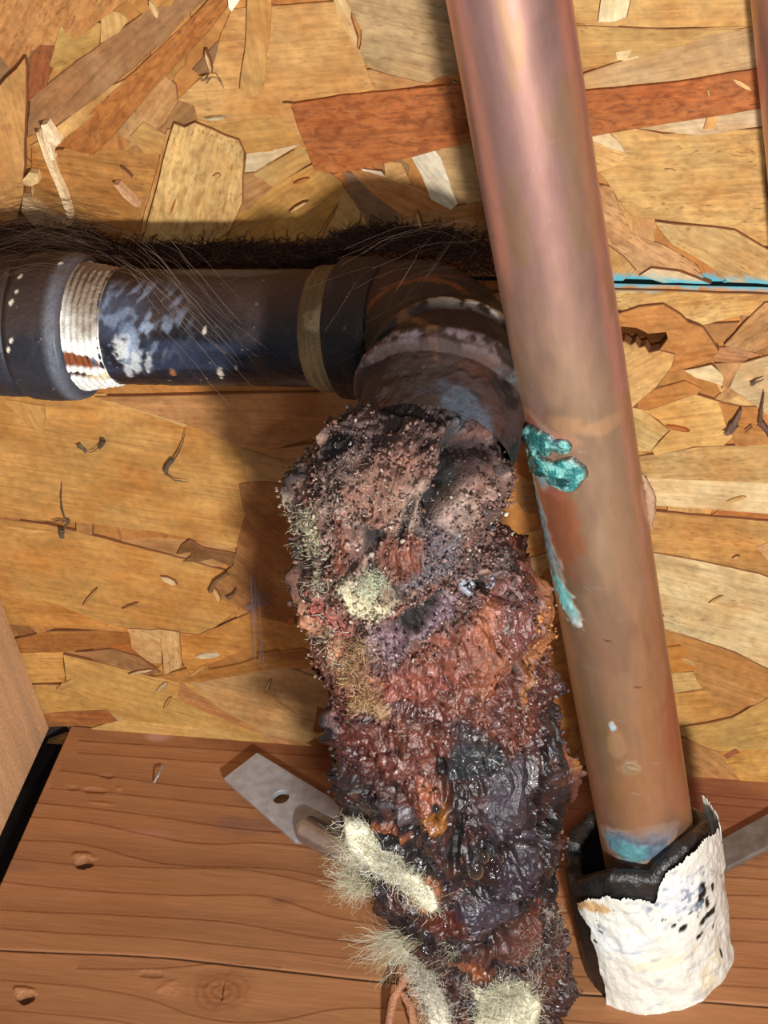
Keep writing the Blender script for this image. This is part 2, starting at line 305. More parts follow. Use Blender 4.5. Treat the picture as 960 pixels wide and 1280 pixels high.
# outline (as it shows), colour, grain direction in the board (degrees, anticlockwise from the right), pores 0..1
FL = [
 ([(150,190),(260,90),(290,10),(420,0),(470,110),(440,118),(385,125),(390,185),(310,185),(240,150),(200,170)], TAN, 5, .3),
 ([(-20,-30),(160,-30),(160,0),(80,60),(40,62),(35,75),(-20,110)], (200,140,75), 50, .6),
 ([(62,-10),(88,20),(80,60),(62,95),(55,125),(35,125),(38,70),(52,50)], (166,98,52), 62, .8),
 ([(80,20),(128,28),(125,55),(75,90),(62,80)], (204,162,84), 20, .3),
 ([(127,10),(150,14),(161,24),(150,40),(126,54)], (218,174,104), 82, .1),
 ([(37,182),(60,165),(130,110),(156,98),(150,112),(120,142),(80,174),(60,185)], (214,166,96), 42, .1),
 ([(38,122),(100,72),(190,8),(215,-25),(290,-25),(250,4),(200,56),(130,115),(60,163),(36,168)], (170,124,78), 40, .3),
 ([(40,180),(75,182),(110,190),(130,185),(200,190),(195,230),(170,292),(60,288),(36,240)], (192,134,62), -8, .5),
 ([(75,180),(110,142),(180,76),(255,5),(275,-20),(292,-10),(285,8),(262,38),(232,70),(190,112),(150,160),(120,192),(98,200)], (186,116,48), 44, .75),
 ([(-20,125),(10,92),(34,66),(37,78),(35,160),(33,240),(25,268),(10,272),(-20,262)], (206,152,84), 88, .2, 2.4),
 ([(180,150),(215,170),(205,192),(180,190),(163,168)], (208,158,84), -20, .2),
 ([(245,148),(285,153),(362,138),(392,150),(398,182),(352,187),(308,190),(300,172),(265,160)], (200,148,72), 8, .2),
 ([(303,215),(318,213),(342,232),(312,262),(288,268)], (176,128,74), 30, .3),
 ([(308,190),(335,186),(378,178),(355,192),(320,213),(306,214)], (224,196,150), 12, .1),
 ([(316,216),(378,180),(390,201),(341,233)], (206,166,96), 30, .1),
 ([(255,306),(290,270),(345,228),(392,203),(430,226),(432,242),(400,290),(350,306)], (190,138,62), 35, .35),
 ([(209,160),(224,156),(204,215),(184,288),(174,292),(190,232)], (198,148,82), 72, .2),
 ([(219,150),(232,155),(245,149),(266,157),(300,171),(307,186),(305,250),(290,284),(262,302),(178,302),(195,240),(212,172)], (224,182,110), 66, .7, 1.6),
 ([(312,-25),(342,-25),(340,20),(334,84),(328,114),(314,118),(301,108),(308,60)], (206,154,82), 85, .15, 1.7),
 ([(440,85),(465,85),(535,103),(505,110),(430,117)], (202,152,90), -10, .3),
 ([(411,-20),(440,-20),(440,20),(448,45),(446,72),(430,48)], (232,198,140), -70, .2),
 ([(415,-25),(562,-25),(590,40),(584,84),(535,103),(500,95),(465,85),(447,68),(452,36),(440,14)], (190,156,106), -16, .5),
 ([(428,212),(442,214),(470,222),(500,264),(522,290),(470,292),(444,262)], (142,106,74), -35, .3),
 ([(428,228),(442,247),(470,288),(398,306),(420,262)], (196,150,82), -50, .2),
 ([(545,182),(588,170),(606,250),(585,254),(573,250),(560,215)], (186,150,98), -6, .4),
 ([(480,198),(502,203),(514,228),(492,234),(482,220)], (202,150,86), 20, .2),
 ([(452,208),(478,212),(486,222),(470,224),(458,217)], (236,226,204), -30, 0),
 ([(438,210),(462,212),(520,233),(567,259),(520,272),(500,266),(466,240)], (198,136,70), -30, .4),
 ([(513,188),(541,180),(552,194),(560,215),(573,252),(565,259),(540,246),(528,216)], (222,208,178), -62, .2, 1.5),
 ([(470,292),(500,272),(560,257),(606,250),(620,310),(520,312)], (178,128,68), 10, .3),
 # right, above the joint
 ([(700,-30),(938,-30),(942,30),(830,33),(700,27)], (206,166,98), 2, .3),
 ([(700,29),(835,34),(945,29),(830,62),(700,92)], (200,156,86), 2, .4),
 ([(730,90),(770,76),(815,61),(880,42),(945,29),(950,86),(850,100),(720,114)], (198,164,114), 14, .2),
 ([(748,24),(752,-5),(790,-5),(785,18),(770,24)], (232,214,168), 80, .3, 1.5),
 ([(770,62),(795,58),(800,70),(782,75),(771,72)], (226,196,140), 10, .2),
 ([(795,158),(880,140),(952,128),(956,156),(880,168),(830,163)], (218,190,146), 6, .3),
 ([(735,168),(795,158),(830,165),(956,158),(966,305),(940,305),(905,283),(820,272),(790,268),(770,242),(740,205)], (202,160,92), 3, .55),
 ([(885,142),(898,140),(895,157),(880,158)], (206,156,88), 85, .1, 1.5),
 ([(735,168),(762,162),(776,175),(783,187),(764,182),(745,173)], (228,200,150), -30, .2, 1.6),
 ([(738,174),(765,182),(786,192),(770,206),(742,215)], (212,162,92), -25, .4),
 ([(744,228),(765,232),(774,255),(790,290),(830,305),(872,330),(882,350),(790,344),(750,300)], (206,156,100), -38, .7),
 ([(820,272),(870,277),(920,283),(966,310),(966,352),(912,349),(884,326),(840,300)], (210,172,108), -32, .5, 1.7),
 ([(758,300),(782,318),(796,334),(780,348),(758,348)], (196,156,92), 50, .3, 1.3),
 ([(800,340),(815,330),(850,334),(890,350),(830,350)], (228,206,160), -20, .3, 1.8),
 # the long reddish strand behind the copper pipe
 ([(365,126),(430,115),(560,103),(640,106),(728,110),(850,98),(950,81),(956,131),(840,149),(740,166),(690,160),(590,173),(520,191),(430,211),(395,209),(380,170)], (184,106,46), 6, .95, 1.9),
 # right, below the joint
 ([(740,358),(966,366),(966,400),(930,392),(880,404),(850,392),(760,384)], (206,168,100), 10, .6),
 ([(783,360),(801,361),(803,382),(786,388)], (222,192,132), 88, .1),
 ([(925,452),(966,440),(966,520),(912,482)], (218,190,140), 20, .3),
 ([(760,500),(808,510),(838,535),(815,562),(770,562)], (216,178,108), -30, .3),
 ([(806,510),(870,490),(902,500),(922,540),(905,556),(870,556),(820,568),(815,560),(838,535)], (214,166,90), 12, .3),
 ([(898,500),(930,506),(966,505),(966,556),(920,556)], (200,140,70), -10, .5),
 ([(855,460),(890,453),(908,468),(904,480),(870,470)], (226,204,156), -20, .2),
 ([(800,491),(856,474),(877,484),(870,494),(812,512),(796,508)], (196,130,58), 12, .3),
 ([(875,402),(925,400),(908,422),(888,430)], (172,118,62), 15, .3),
 ([(905,428),(930,400),(957,374),(970,372),(970,425),(945,437),(920,431)], (198,154,98), 42, .5, 1.5),
 ([(890,434),(918,430),(946,440),(930,450),(893,450)], (182,128,80), -5, .5),
 ([(893,452),(930,450),(922,462),(912,481),(902,484),(905,470)], (186,136,82), 60, .3),
 # curled strand with an opening at its left: lies round the pit in the board
 ([(768,388),(800,378),(830,375),(852,388),(862,398),(880,404),(890,418),(900,434),(884,450),(850,458),(838,461),(815,470),(806,452),(822,436),(836,418),(834,410),(812,412),(798,405),(770,402)], (192,128,60), 10, .6, 2.0),
 ([(772,424),(782,420),(790,425),(796,421),(801,428),(808,426),(813,434),(826,431),(846,436),(842,452),(822,478),(794,502),(772,512)], (206,162,96), 35, .3, 2.4),
 ([(770,572),(870,556),(966,552),(966,602),(770,594)], (206,166,102), 5, .5),
 ([(770,592),(966,600),(966,641),(870,633),(815,629),(770,626)], (220,190,136), -2, .2),
 ([(780,631),(862,640),(966,648),(966,718),(780,690)], (202,152,82), -3, .5, 1.3),
 ([(800,683),(880,697),(950,712),(966,718),(966,834),(920,811),(800,772)], (224,196,140), -14, .35, 1.6),
 ([(815,776),(870,796),(920,813),(966,836),(966,868),(915,892),(890,882),(870,846),(855,806)], (190,136,70), -20, .3),
 ([(830,808),(860,804),(872,835),(835,840)], (198,138,60), 8, .3),
 ([(835,838),(868,836),(880,858),(840,864)], (218,180,108), 10, .4),
 ([(835,866),(885,860),(906,886),(890,895),(840,908)], (202,152,76), 10, .2),
 ([(840,908),(890,900),(915,894),(966,866),(966,934),(900,937),(862,922)], (202,158,82), 22, .3),
 ([(840,915),(862,922),(900,937),(945,982),(845,972)], (196,140,78), -48, .4),
 ([(900,937),(966,930),(966,985),(930,982)], (202,152,72), 10, .4),
 ([(903,941),(920,932),(927,938),(910,946)], (160,92,52), 18, .2),
 # left, below the horizontal pipe
 ([(-30,490),(130,490),(232,528),(345,560),(372,592),(370,648),(295,682),(200,662),(100,650),(-30,640)], (214,160,82), -8, .15),
 ([(120,492),(470,486),(470,520),(345,560),(290,552),(235,528)], (186,134,78), 0, .2),
 ([(-30,490),(58,503),(57,600),(-30,580)], (212,162,88), -80, .1),
 ([(128,496),(150,500),(237,528),(232,531)], (228,186,118), -20, .1),
 ([(335,560),(450,545),(450,600),(385,590)], (184,134,80), 8, .2),
 ([(300,556),(388,582),(372,602),(315,602)], (196,156,96), -12, .1),
 ([(-30,640),(60,652),(100,662),(200,688),(292,714),(300,760),(250,795),(150,782),(60,748),(-30,740)], (208,154,76), -8, .15),
 ([(10,655),(60,660),(120,672),(205,692),(160,690),(70,676)], (218,170,96), -8, .1),
 ([(97,640),(119,640),(117,666),(96,662)], (186,140,80), 80, .3),
 ([(0,622),(24,614),(48,612),(38,640),(15,654),(-10,645)], (188,122,62), 40, .3),
 ([(300,602),(318,598),(400,604),(440,640),(440,790),(330,770),(290,752),(268,742),(262,735),(280,714),(292,704),(296,688),(308,640)], (178,124,66), -50, .4),
 ([(222,690),(228,678),(237,672),(255,682),(300,690),(290,706),(266,696),(246,700),(229,699),(240,692),(240,687)], (150,112,68), -10, .4),
 ([(-30,738),(60,745),(150,780),(250,790),(330,755),(450,790),(450,850),(330,800),(240,838),(200,790),(90,782),(-30,775)], (206,146,66), -4, .3),
 ([(0,722),(30,722),(37,730),(20,770),(4,772)], (192,144,84), 50, .4),
 ([(38,725),(56,728),(40,765),(19,770)], (152,112,68), 65, .2),
 ([(55,727),(71,730),(70,735),(56,735)], (232,206,150), 0, 0),
 ([(40,742),(86,744),(86,778),(50,790),(30,772)], (198,138,70), -5, .4),
 ([(15,797),(60,786),(165,784),(172,800),(80,812),(15,814)], (178,116,48), 3, .4),
 ([(20,812),(80,812),(82,850),(25,852)], (210,156,76), 5, .3),
 ([(80,815),(130,826),(185,841),(240,850),(290,882),(345,928),(200,925),(130,884),(84,852)], (212,164,84), -18, .15),
 ([(95,812),(140,808),(175,818),(202,838),(185,841),(130,826)], (184,136,84), -25, .4),
 ([(160,782),(200,783),(206,800),(204,826),(190,826),(165,806)], (226,184,120), -30, .5, 1.4),
 ([(199,782),(226,786),(230,830),(206,840),(204,812)], (222,180,116), 80, .5, 1.6),
 ([(225,846),(280,884),(390,930),(320,934),(220,890)], (192,136,80), -20, .3),
 ([(238,850),(300,834),(352,829),(412,850),(416,905),(384,926),(330,914),(280,884)], (198,156,98), -14, .2, 1.3),
 ([(186,846),(240,831),(262,825),(262,834),(292,829),(326,819),(322,814),(380,806),(430,832),(345,832),(240,852)], (192,132,58), 12, .3, 1.5),
 ([(30,852),(85,852),(132,884),(30,890)], (208,156,76), -4, .2),
 ([(35,889),(135,884),(152,900),(40,908)], (176,112,56), 2, .4),
 ([(134,887),(165,894),(177,915),(140,912)], (216,172,112), -30, .3),
 ([(150,896),(330,914),(440,940),(440,960),(60,925)], (214,168,92), -5, .2),
 ([(398,880),(440,890),(450,945),(388,940)], (150,86,38), 20, .3),
]
def flake(outline, col, ang, pores, h=None, idx=0, parent=None, name='wood_strand'):
    pts = np.array([wall(u, v) for u, v in outline])
    if pts[:, 2].mean() > GAPZ: pts[:, 2] = np.maximum(pts[:, 2], GAPZ+.0011)
    else: pts[:, 2] = np.minimum(pts[:, 2], GAPZ-.0011)
    c = pts.mean(0); a = math.radians(ang)
    ax = np.array([math.cos(a), 0, math.sin(a)]); ay = np.array([-math.sin(a), 0, math.cos(a)])
    q = np.stack([(pts-c)@ax, (pts-c)@ay], 1)
    r = random.Random(idx*31+5); out = []
    for i in range(len(q)):                               # ragged torn outline
        p0, p1 = q[i], q[(i+1) % len(q)]; L = np.linalg.norm(p1-p0); k = max(1, min(7, int(L/.004)))
        d = (p1-p0)/max(L, 1e-9); nn = np.array([-d[1], d[0]]); across = abs(d[1])   # ends across the grain tear more
        for j in range(k):
            t = j/k; out.append(p0+(p1-p0)*t+nn*(0 if j == 0 else r.uniform(-1, 1)*(.00012+.0005*across)))
    q = np.array(out)
    area2 = np.sum(q[:, 0]*np.roll(q[:, 1], -1)-np.roll(q[:, 0], -1)*q[:, 1])
    if area2 < 0: q = q[::-1]
    n = len(q); h = (h if h is not None else 0.55+.0085*idx)*.001
    e = np.roll(q, -1, 0)-np.roll(q, 1, 0); e /= np.linalg.norm(e, axis=1)[:, None]+1e-9; inn = np.stack([-e[:, 1], e[:, 0]], 1)
    top = q+inn*.00022
    tx, ty = r.uniform(-.010, .010), r.uniform(-.010, .010)
    def Z(p, b): return b+np.clip(p[:, 0]*tx+p[:, 1]*ty, -.0003, .0003)
    # local frame: x grain, y across, z towards the room
    V = np.vstack([np.c_[q, np.full(n, -.0007)], np.c_[q, Z(q, h-.00022)], np.c_[top, Z(q, h)]])
    Fc = [tuple(range(2*n, 3*n))]+[(i, (i+1) % n, n+(i+1) % n, n+i) for i in range(n)]+[(n+i, n+(i+1) % n, 2*n+(i+1) % n, 2*n+i) for i in range(n)]
    me = bpy.data.meshes.new(name); me.from_pydata([tuple(v) for v in V], [], Fc); me.update(); me.materials.append(M_FLAKE); me.materials.append(M_EDGE)
    if r.random() < .65: me.polygons.foreach_set('material_index', np.array([0]+[1]*(2*n), np.int32))
    o = link(bpy.data.objects.new(name, me), parent)
    az_ = np.cross(ax, ay)                                # points to -y (the room)
    sgn = 1 if az_[1] < 0 else -1
    mw = Matrix.Identity(4)
    for i in range(3): mw[i][0] = ax[i]; mw[i][1] = ay[i]; mw[i][2] = az_[i]*sgn; mw[i][3] = c[i]
    if sgn < 0:
        raise RuntimeError('frame')
    o.matrix_local = mw; k = r.uniform(.94, 1.06)
    cc = lin(col)*k*(.78 if col[2] > 100 else .84); cc = cc*.93+cc.mean()*.07; o.color = (cc[0], cc[1], cc[2], 1-pores); return o
rs_ = random.Random(11)
for i in range(150):                                     # lower strands that show between the traced ones
    u, v = rs_.uniform(-20, 980), rs_.uniform(-30, 960); c0 = wall(u, v); pan = p_up if c0[2] > GAPZ else p_low
    if abs(c0[2]-GAPZ) < .008 or (760 < u < 850 and 380 < v < 460): continue
    a = rs_.gauss(0, 40); L = rs_.uniform(25, 75); W = rs_.uniform(10, 26); ca, sa = math.cos(math.radians(a)), math.sin(math.radians(a)); o_ = []
    for (x, y) in ((-1, -1), (-.3, -1.1), (.5, -.9), (1, -.8), (1.1, .3), (.9, 1), (.1, 1.1), (-.8, .9), (-1.05, 0)):
        x = x*L*rs_.uniform(.8, 1.1); y = y*W*rs_.uniform(.8, 1.1); o_.append((u+x*ca+y*sa, v-x*sa+y*ca))
    if any(abs(wall(*q)[2]-GAPZ) < .002 for q in o_): continue
    flake(o_, rs_.choice([TAN, GOLD, ORG, LT, BRN, GRY, (192, 134, 62), (198, 150, 92)]), a, rs_.uniform(.1, .6), rs_.uniform(.25, .5), 500+i, pan)
for i in range(110):                                     # strands beyond the picture's edges
    side = rs_.random() < .7; u, v = (rs_.uniform(1010, 1260) if side else rs_.uniform(-160, -50)), rs_.uniform(-60, 940); c0 = wall(u, v); pan = p_up if c0[2] > GAPZ else p_low
    a = rs_.gauss(0, 45); L = rs_.uniform(35, 80); W = rs_.uniform(18, 36); ca, sa = math.cos(math.radians(a)), math.sin(math.radians(a))
    o_ = [(u+x*L*ca+y*W*sa, v-x*L*sa+y*W*ca) for x, y in ((-1, -1), (.3, -1.1), (1, -.8), (1.1, .4), (.6, 1), (-.8, .9))]
    if any(wall(*q)[2] < .002 or abs(wall(*q)[2]-GAPZ) < .0025 for q in o_): continue
    flake(o_, rs_.choice([TAN, GOLD, ORG, LT, BRN, CRM, (198, 150, 92)]), a, rs_.uniform(.1, .6), .4+.01*i, 800+i, pan)
for i in range(36):                                      # small slivers torn up on the surface
    u, v = (rs_.uniform(0, 560), rs_.uniform(0, 270)) if i % 3 == 0 else ((rs_.uniform(740, 955), rs_.uniform(60, 960)) if i % 3 == 1 else (rs_.uniform(0, 400), rs_.uniform(720, 900)))
    c0 = wall(u, v); pan = p_up if c0[2] > GAPZ else p_low
    if abs(c0[2]-GAPZ) < .004 or c0[2] < .006 or (760 < u < 850 and 380 < v < 460): continue
    a = rs_.gauss(-5, 45); L = rs_.uniform(5, 17); W = rs_.uniform(1.2, 4.2); ca, sa = math.cos(math.radians(a)), math.sin(math.radians(a))
    o_ = [(u+x*L*ca+y*W*sa, v-x*L*sa+y*W*ca) for x, y in ((-1, -.2), (-.3, -1), (.6, -.9), (1, .1), (.5, .9), (-.5, 1), (-.8, .4))]
    flake(o_, rs_.choice([TAN, LT, CRM, PAL, BRN, (222, 180, 120), ORG]), a, .2, rs_.uniform(1.7, 2.2), 1000+i, pan)
for i, f in enumerate(FL):
    up = np.mean([wall(u, v)[2] for u, v in f[0]]) > GAPZ
    flake(f[0], f[1], f[2], f[3], f[4] if len(f) > 4 else None, i, p_up if up else p_low)

# ================================================================== planed plank (bottom plate) under the pipes
def seg_dist(X, Y, line):
    """signed distance to a polyline running left to right (positive nearer the wall)"""
    L = np.array(line); xs = np.linspace(X.min()-.03, X.max()+.03, 900); ys = np.interp(xs, L[:, 0], L[:, 1]); kk = np.hanning(75); kk /= kk.sum(); ys = np.convolve(np.pad(ys, 37, 'edge'), kk, 'valid'); yy = np.interp(X, xs, ys); ins = (X >= L[0, 0]) & (X <= L[-1, 0]); return Y-yy, ins
XL = float(flo(88, 910)[0]); YF = -.172; XR = .34
nx, ny = int((XR-XL)/.0004), int(-YF/.0004)
gx, gy = np.meshgrid(np.linspace(XL, XR, nx), np.linspace(YF, -.0008, ny))
P = np.stack([gx, gy, np.zeros_like(gx)], -1)
wob = (fbm(P*np.array([14, 60, 1]), 3)-.5)*.0022
H = (fbm(P*np.array([60, 900, 1]), 3)-.5)*.00012
colr = np.tile(lin((154, 106, 70)), gx.shape+(1,))
tone = fbm(P*np.array([10, 110, 1])+3, 4); colr = colr*(.80+.42*tone)[..., None]
reds = sst(.45, .75, fbm(P*22+9, 3)); colr = colr*(1-reds[..., None]*np.array([.04, .10, .16]))
fine = fbm(P*np.array([120, 2600, 1]), 2); colr = colr*(.93+.14*fine)[..., None]
GL = [[(98,925),(260,935),(420,945),(960,1000)], [(98,941),(260,951),(420,962),(960,1010)], [(75,962),(250,985),(420,988),(960,1030)], [(62,985),(160,992),(330,1010),(960,1060)],
 [(40,1002),(150,1013),(290,1034),(960,1085)], [(20,1020),(100,1026),(250,1056),(340,1050),(430,1066),(960,1100)], [(0,1050),(100,1052),(200,1082),(300,1083),(370,1085),(480,1122),(960,1118)],
 [(0,1073),(100,1082),(230,1086),(300,1084),(375,1100),(500,1135),(960,1148)], [(0,1102),(100,1113),(230,1121),(340,1119),(400,1145),(500,1160),(960,1178)],
 [(0,1136),(130,1142),(290,1152),(380,1170),(500,1184),(960,1210)], [(0,1160),(200,1172),(500,1206),(960,1234)], [(96,1211),(180,1213),(240,1210),(270,1203),(300,1203),(350,1212)],
 [(0,1225),(100,1232),(200,1250),(240,1275),(340,1280),(420,1258),(960,1290)], [(0,1262),(150,1275),(250,1300),(960,1320)], [(0,1300),(960,1345)], [(0,1330),(960,1372)]]
for k, g in enumerate(GL):
    L = [flo(u, v)[:2] for u, v in g]; d, ins = seg_dist(gx, gy, L); d = d+wob*.8
    if len(g) > 4 or g[0][0] == 0: pass
    fadeL = ins.astype(float)
    a = np.exp(-np.abs(d)/.00022)*.5+np.where(d > 0, np.exp(-np.abs(d)/.0022), 0)*.30
    a = a*fadeL*(.45+.9*fbm(P*np.array([18, 18, 1])+k*5, 2))
    colr = colr*(1-np.clip(a, 0, .8)[..., None]*np.array([.55, .72, .80])); H += -np.exp(-(d/.00035)**2)*.00022*fadeL+np.where(d < 0, np.exp(d/.0018), 0)*.00016*fadeL
crack = [flo(u, v)[:2] for u, v in [(-200,1176),(0,1188),(200,1196),(480,1228),(700,1241),(870,1251),(1100,1270),(1500,1300)]]
d, ins = seg_dist(gx, gy, crack); d = d+wob*.12; wd = .00022+.0003*fbm(P*30, 2)
H += -.0018*np.exp(-(d/wd)**2)+np.where(d < 0, np.exp(d/.002), 0)*.0004
colr = colr*(1-.75*np.exp(-(d/wd)**2)[..., None])
def fdist(u, v, ru, rv):
    c = flo(u, v); return np.sqrt(((gx-c[0])/ru)**2+((gy-c[1])/rv)**2)
# knot
dk = fdist(277, 1240, .0105, .0085)+(fbm(P*260, 3)-.5)*.25; mk = sst(1.35, .5, dk)
rings = .5+.5*np.sin(dk*22+fbm(P*400, 2)*3); colr = colr*(1-mk*(.12+.22*rings))[..., None]*np.where(mk[..., None] > 0, 1-mk[..., None]*np.array([0, .10, .15]), 1)
H += mk*(fbm(P*500, 3)-.5)*.0004+mk*.0003
kc = flo(277, 1240); H += -.0012*np.exp(-(((gx-kc[0]-.0003)+(gy-kc[1])*.2)/.00025)**2)*sst(.55, .3, fdist(277, 1240, .0105, .0085))
# nail holes with torn lips, small dents, surface marks and painted shade
for (u, v) in ((105, 1079), (32, 1247)):
    dd = fdist(u, v+1, .0034, .0022)+(fbm(P*500, 2)-.5)*.4
    H += -.006*sst(1.0, .6, dd); colr = colr*(1-.55*sst(1.05, .5, dd)[..., None])
    lip = fdist(u-1, v-8, .0044, .0016); H += .0011*sst(1.3, .4, lip+(fbm(P*700, 2)-.5)*.6); colr = colr*(1+.18*sst(1.3, .5, lip)[..., None])
for (u, v, rx, ry, dp) in ((135, 970, .003, .001, -.0007), (118, 988, .005, .0012, -.0007), (148, 986, .002, .001, .0004), (125, 1004, .006, .0009, .0004), (90, 985, .003, .001, -.0005), (210, 1235, .004, .003, .0005), (190, 1218, .005, .0014, -.0006)):
    q = sst(1.3, .3, fdist(u, v, rx, ry)+(fbm(P*500, 2)-.5)*.8); H += q*dp; colr = colr*(1+np.sign(dp)*.15*q[..., None])
for (u, v, rx, ry, c, a) in ((195, 920, .006, .0022, (190, 150, 140), .5), (300, 1032, .012, .004, (110, 80, 74), .45), (185, 1042, .008, .002, (188, 130, 116), .35), (20, 1083, .008, .003, (120, 84, 70), .4), (350, 1127, .004, .002, (110, 72, 55), .5), (300, 925, .02, .006, (96, 44, 24), .55), (420, 945, .03, .010, (92, 38, 22), .6), (900, 1010, .03, .02, (120, 66, 48), .7), (740, 1000, .03, .03, (110, 50, 36), .55)):
    q = sst(1.4, .2, fdist(u, v, rx, ry)+(fbm(P*180, 3)-.5)*.9)[..., None]*a; colr = colr*(1-q)+lin(c)*q  # stains; the large dark reddish ones paint in pipe and strap shade
Vt = np.stack([gx, gy, H], -1).reshape(-1, 3); n0 = len(Vt)
Vs = []
# side skirts
rim = [np.arange(nx), np.arange(nx)+(ny-1)*nx, np.arange(ny)*nx, np.arange(ny)*nx+nx-1]
Fq = [gridfaces(ny, nx)]; ex = []; cs = []
cnt = n0
for k, r_ in enumerate(rim):
    lowv = Vt[r_].copy(); lowv[:, 2] = -.038; ex.append(lowv); cs.append(colr.reshape(-1, 3)[r_]*.9)
    a = r_[:-1]; b = r_[1:]; c = cnt+np.arange(1, len(r_)); dd_ = cnt+np.arange(len(r_)-1)
    q = np.stack([a, b, c, dd_], 1); Fq.append(q[:, ::-1] if k in (0, 3) else q); cnt += len(r_)
V = np.vstack([Vt]+ex); cc = np.vstack([colr.reshape(-1, 3)]+cs)
mesh_np('wooden_plate', V, np.vstack(Fq), M_WOOD, None, True, np.clip(cc, 0, 1), np.full(len(V), .55), np.zeros(len(V)),
        label='wide reddish-brown planed board lying flat below the strand board, cracked, knotted, nail holes', category='board')

# ground far below the gap
gz = np.meshgrid(np.linspace(-.5, .6, 60), np.linspace(-.6, .12, 40)); Pg = np.stack([gz[0], gz[1], np.zeros_like(gz[0])], -1)
Vg = Pg.copy(); Vg[..., 2] = -.042+(fbm(Pg*40, 3)-.5)*.004
mesh_np('floor', Vg.reshape(-1, 3), gridfaces(40, 60), M_PAINT, None, True, np.tile(lin((60, 46, 38)), (2400, 1))*(.6+.8*fbm(Pg.reshape(-1, 3)*90, 3))[:, None], np.full(2400, .9), np.zeros(2400), kind='structure')

bx = bpy.data.meshes.new('shade_backing_1'); X0, X1, Y0, Y1, Z0, Z1 = -.3, .34, .002, .04, -.044, -.0018  # dark box added behind the gap so the corner reads as shaded
bx.from_pydata([(x, y, z) for x in (X0, X1) for y in (Y0, Y1) for z in (Z0, Z1)], [], [(0, 1, 3, 2), (4, 6, 7, 5), (0, 4, 5, 1), (2, 3, 7, 6), (0, 2, 6, 4), (1, 5, 7, 3)])
tm = NT('gap_shade'); tm.b.inputs['Base Color'].default_value = (*lin((40, 28, 22)), 1); tm.b.inputs['Roughness'].default_value = .9; bx.materials.append(tm.m); link(bpy.data.objects.new('shade_backing_1', bx), kind='structure')
# stud on the left: its right-hand face looks at us
XS = float(flo(56, 917)[0])
def grainbox(name, lo, hi, axis, col, res=.0012, **props):
    """box with relief and painted grain along the given axis"""
    Vs, Fs, Cs = [], [], []; n = 0; lo = np.array(lo, float); hi = np.array(hi, float)
    for ax in range(3):
        for side in (0, 1):
            a, b = [k for k in range(3) if k != ax]
            na = max(2, int((hi[a]-lo[a])/res)); nb = max(2, int((hi[b]-lo[b])/res))
            A, B = np.meshgrid(np.linspace(lo[a], hi[a], na), np.linspace(lo[b], hi[b], nb), indexing='ij')
            G = np.zeros(A.shape+(3,)); G[..., a] = A; G[..., b] = B; G[..., ax] = (lo, hi)[side][ax]
            fr = gridfaces(na, nb); cyc = (ax, a, b) in ((0, 1, 2), (1, 2, 0), (2, 0, 1))
            if cyc != bool(side): fr = fr[:, ::-1]
            Vs.append(G.reshape(-1, 3)); Fs.append(fr+n); n += na*nb
    V = np.vstack(Vs); sc = np.array([170., 170., 170.]); sc[axis] = 9
    g = fbm(V*sc, 4); f = fbm(V*sc*7, 2); c = lin(col)*(.62+.65*g+.25*(f-.5))[:, None]
    gry = sst(.5, .75, fbm(V*sc*.5+7, 3))[:, None]*.45; c = c*(1-gry)+lin((150, 128, 108))*gry
    return mesh_np(name, V, np.vstack(Fs), M_PAINT, None, False, np.clip(c, 0, 1), np.full(len(V), .65), np.zeros(len(V)), **props)
grainbox('wooden_stud', (XS-.038, -.16, -.001), (XS, -.002, .42), 2, (196, 152, 112), label='pale rough timber stud standing at the left edge of the recess', category='stud')

# ================================================================== black iron pipe, fittings and the corroded section: one thing
YP = -.036
cx0 = wall(-160, 404, YP); e0 = wall(470, 411, YP)
iron = empty('iron_pipe', wall(300, 411, YP), label='black iron pipe running level, turning at an elbow and swallowed by rust below', category='pipe')
dirp = unit(e0-wall(100, 406, YP)); 
def axp(px):                                            # point on the level pipe's axis that shows in column px
    a, b = wall(100, 408, YP), e0
    ts = (px-proj(a)[0])/(proj(b)[0]-proj(a)[0]); p = a+(b-a)*ts
    for _ in range(3):
        pu = proj(p)[0]; p = p+dirp*((px-pu)/(4400*.95))
    return p
def revolve(profile, name, painter, step=.0004, nv=420, cap=True, extra=None):
    """profile: (px column, radius in mm) along the level pipe"""
    a = np.array([[*axp(px), r*.001] for px, r in profile]); 
    s = np.concatenate([[0], np.cumsum(np.linalg.norm(np.diff(a[:, :3], axis=0), axis=1)+np.abs(np.diff(a[:, 3]))*.9)])
    n = int(s[-1]/step); q = np.linspace(0, s[-1], n); b = np.stack([np.interp(q, s, a[:, k]) for k in range(4)], 1)
    # keep centre line strictly increasing
    t = Tube(b[:, :3]+dirp*np.linspace(0, 1e-5, n)[:, None], b[:, 3], nv=nv); painter(t); return t.build(name, M_IRON, iron, cap)
def base_iron(t, c=(30, 31, 36), rg=.45):
    nz = fbm(t.V*120, 4); f = fbm(t.V*900, 2); t.col[:] = lin(c)*(.55+.9*nz)[..., None]; t.rough[:] = rg+.25*(nz-.5); t.metal[:] = .25
    t.h += (f-.5)*.00018+(fbm(t.V*300, 3)-.5)*.0004
    br = sst(.58, .72, fbm(t.V*70+4, 3)); t.paint(br, (58, 40, 30), .7, 0, 0, .5)
    w_ = sst(.86, .88, fbm(t.V*620+2, 2)); t.paint(w_, (150, 140, 130), .8, 0, .0001, .7)
    # dusty brown film on the upward side
    up = sst(.35, .95, t.N[..., 2]+(nz-.5)*.6); t.paint(up, (66, 46, 34), .85, 0, 0, .7)
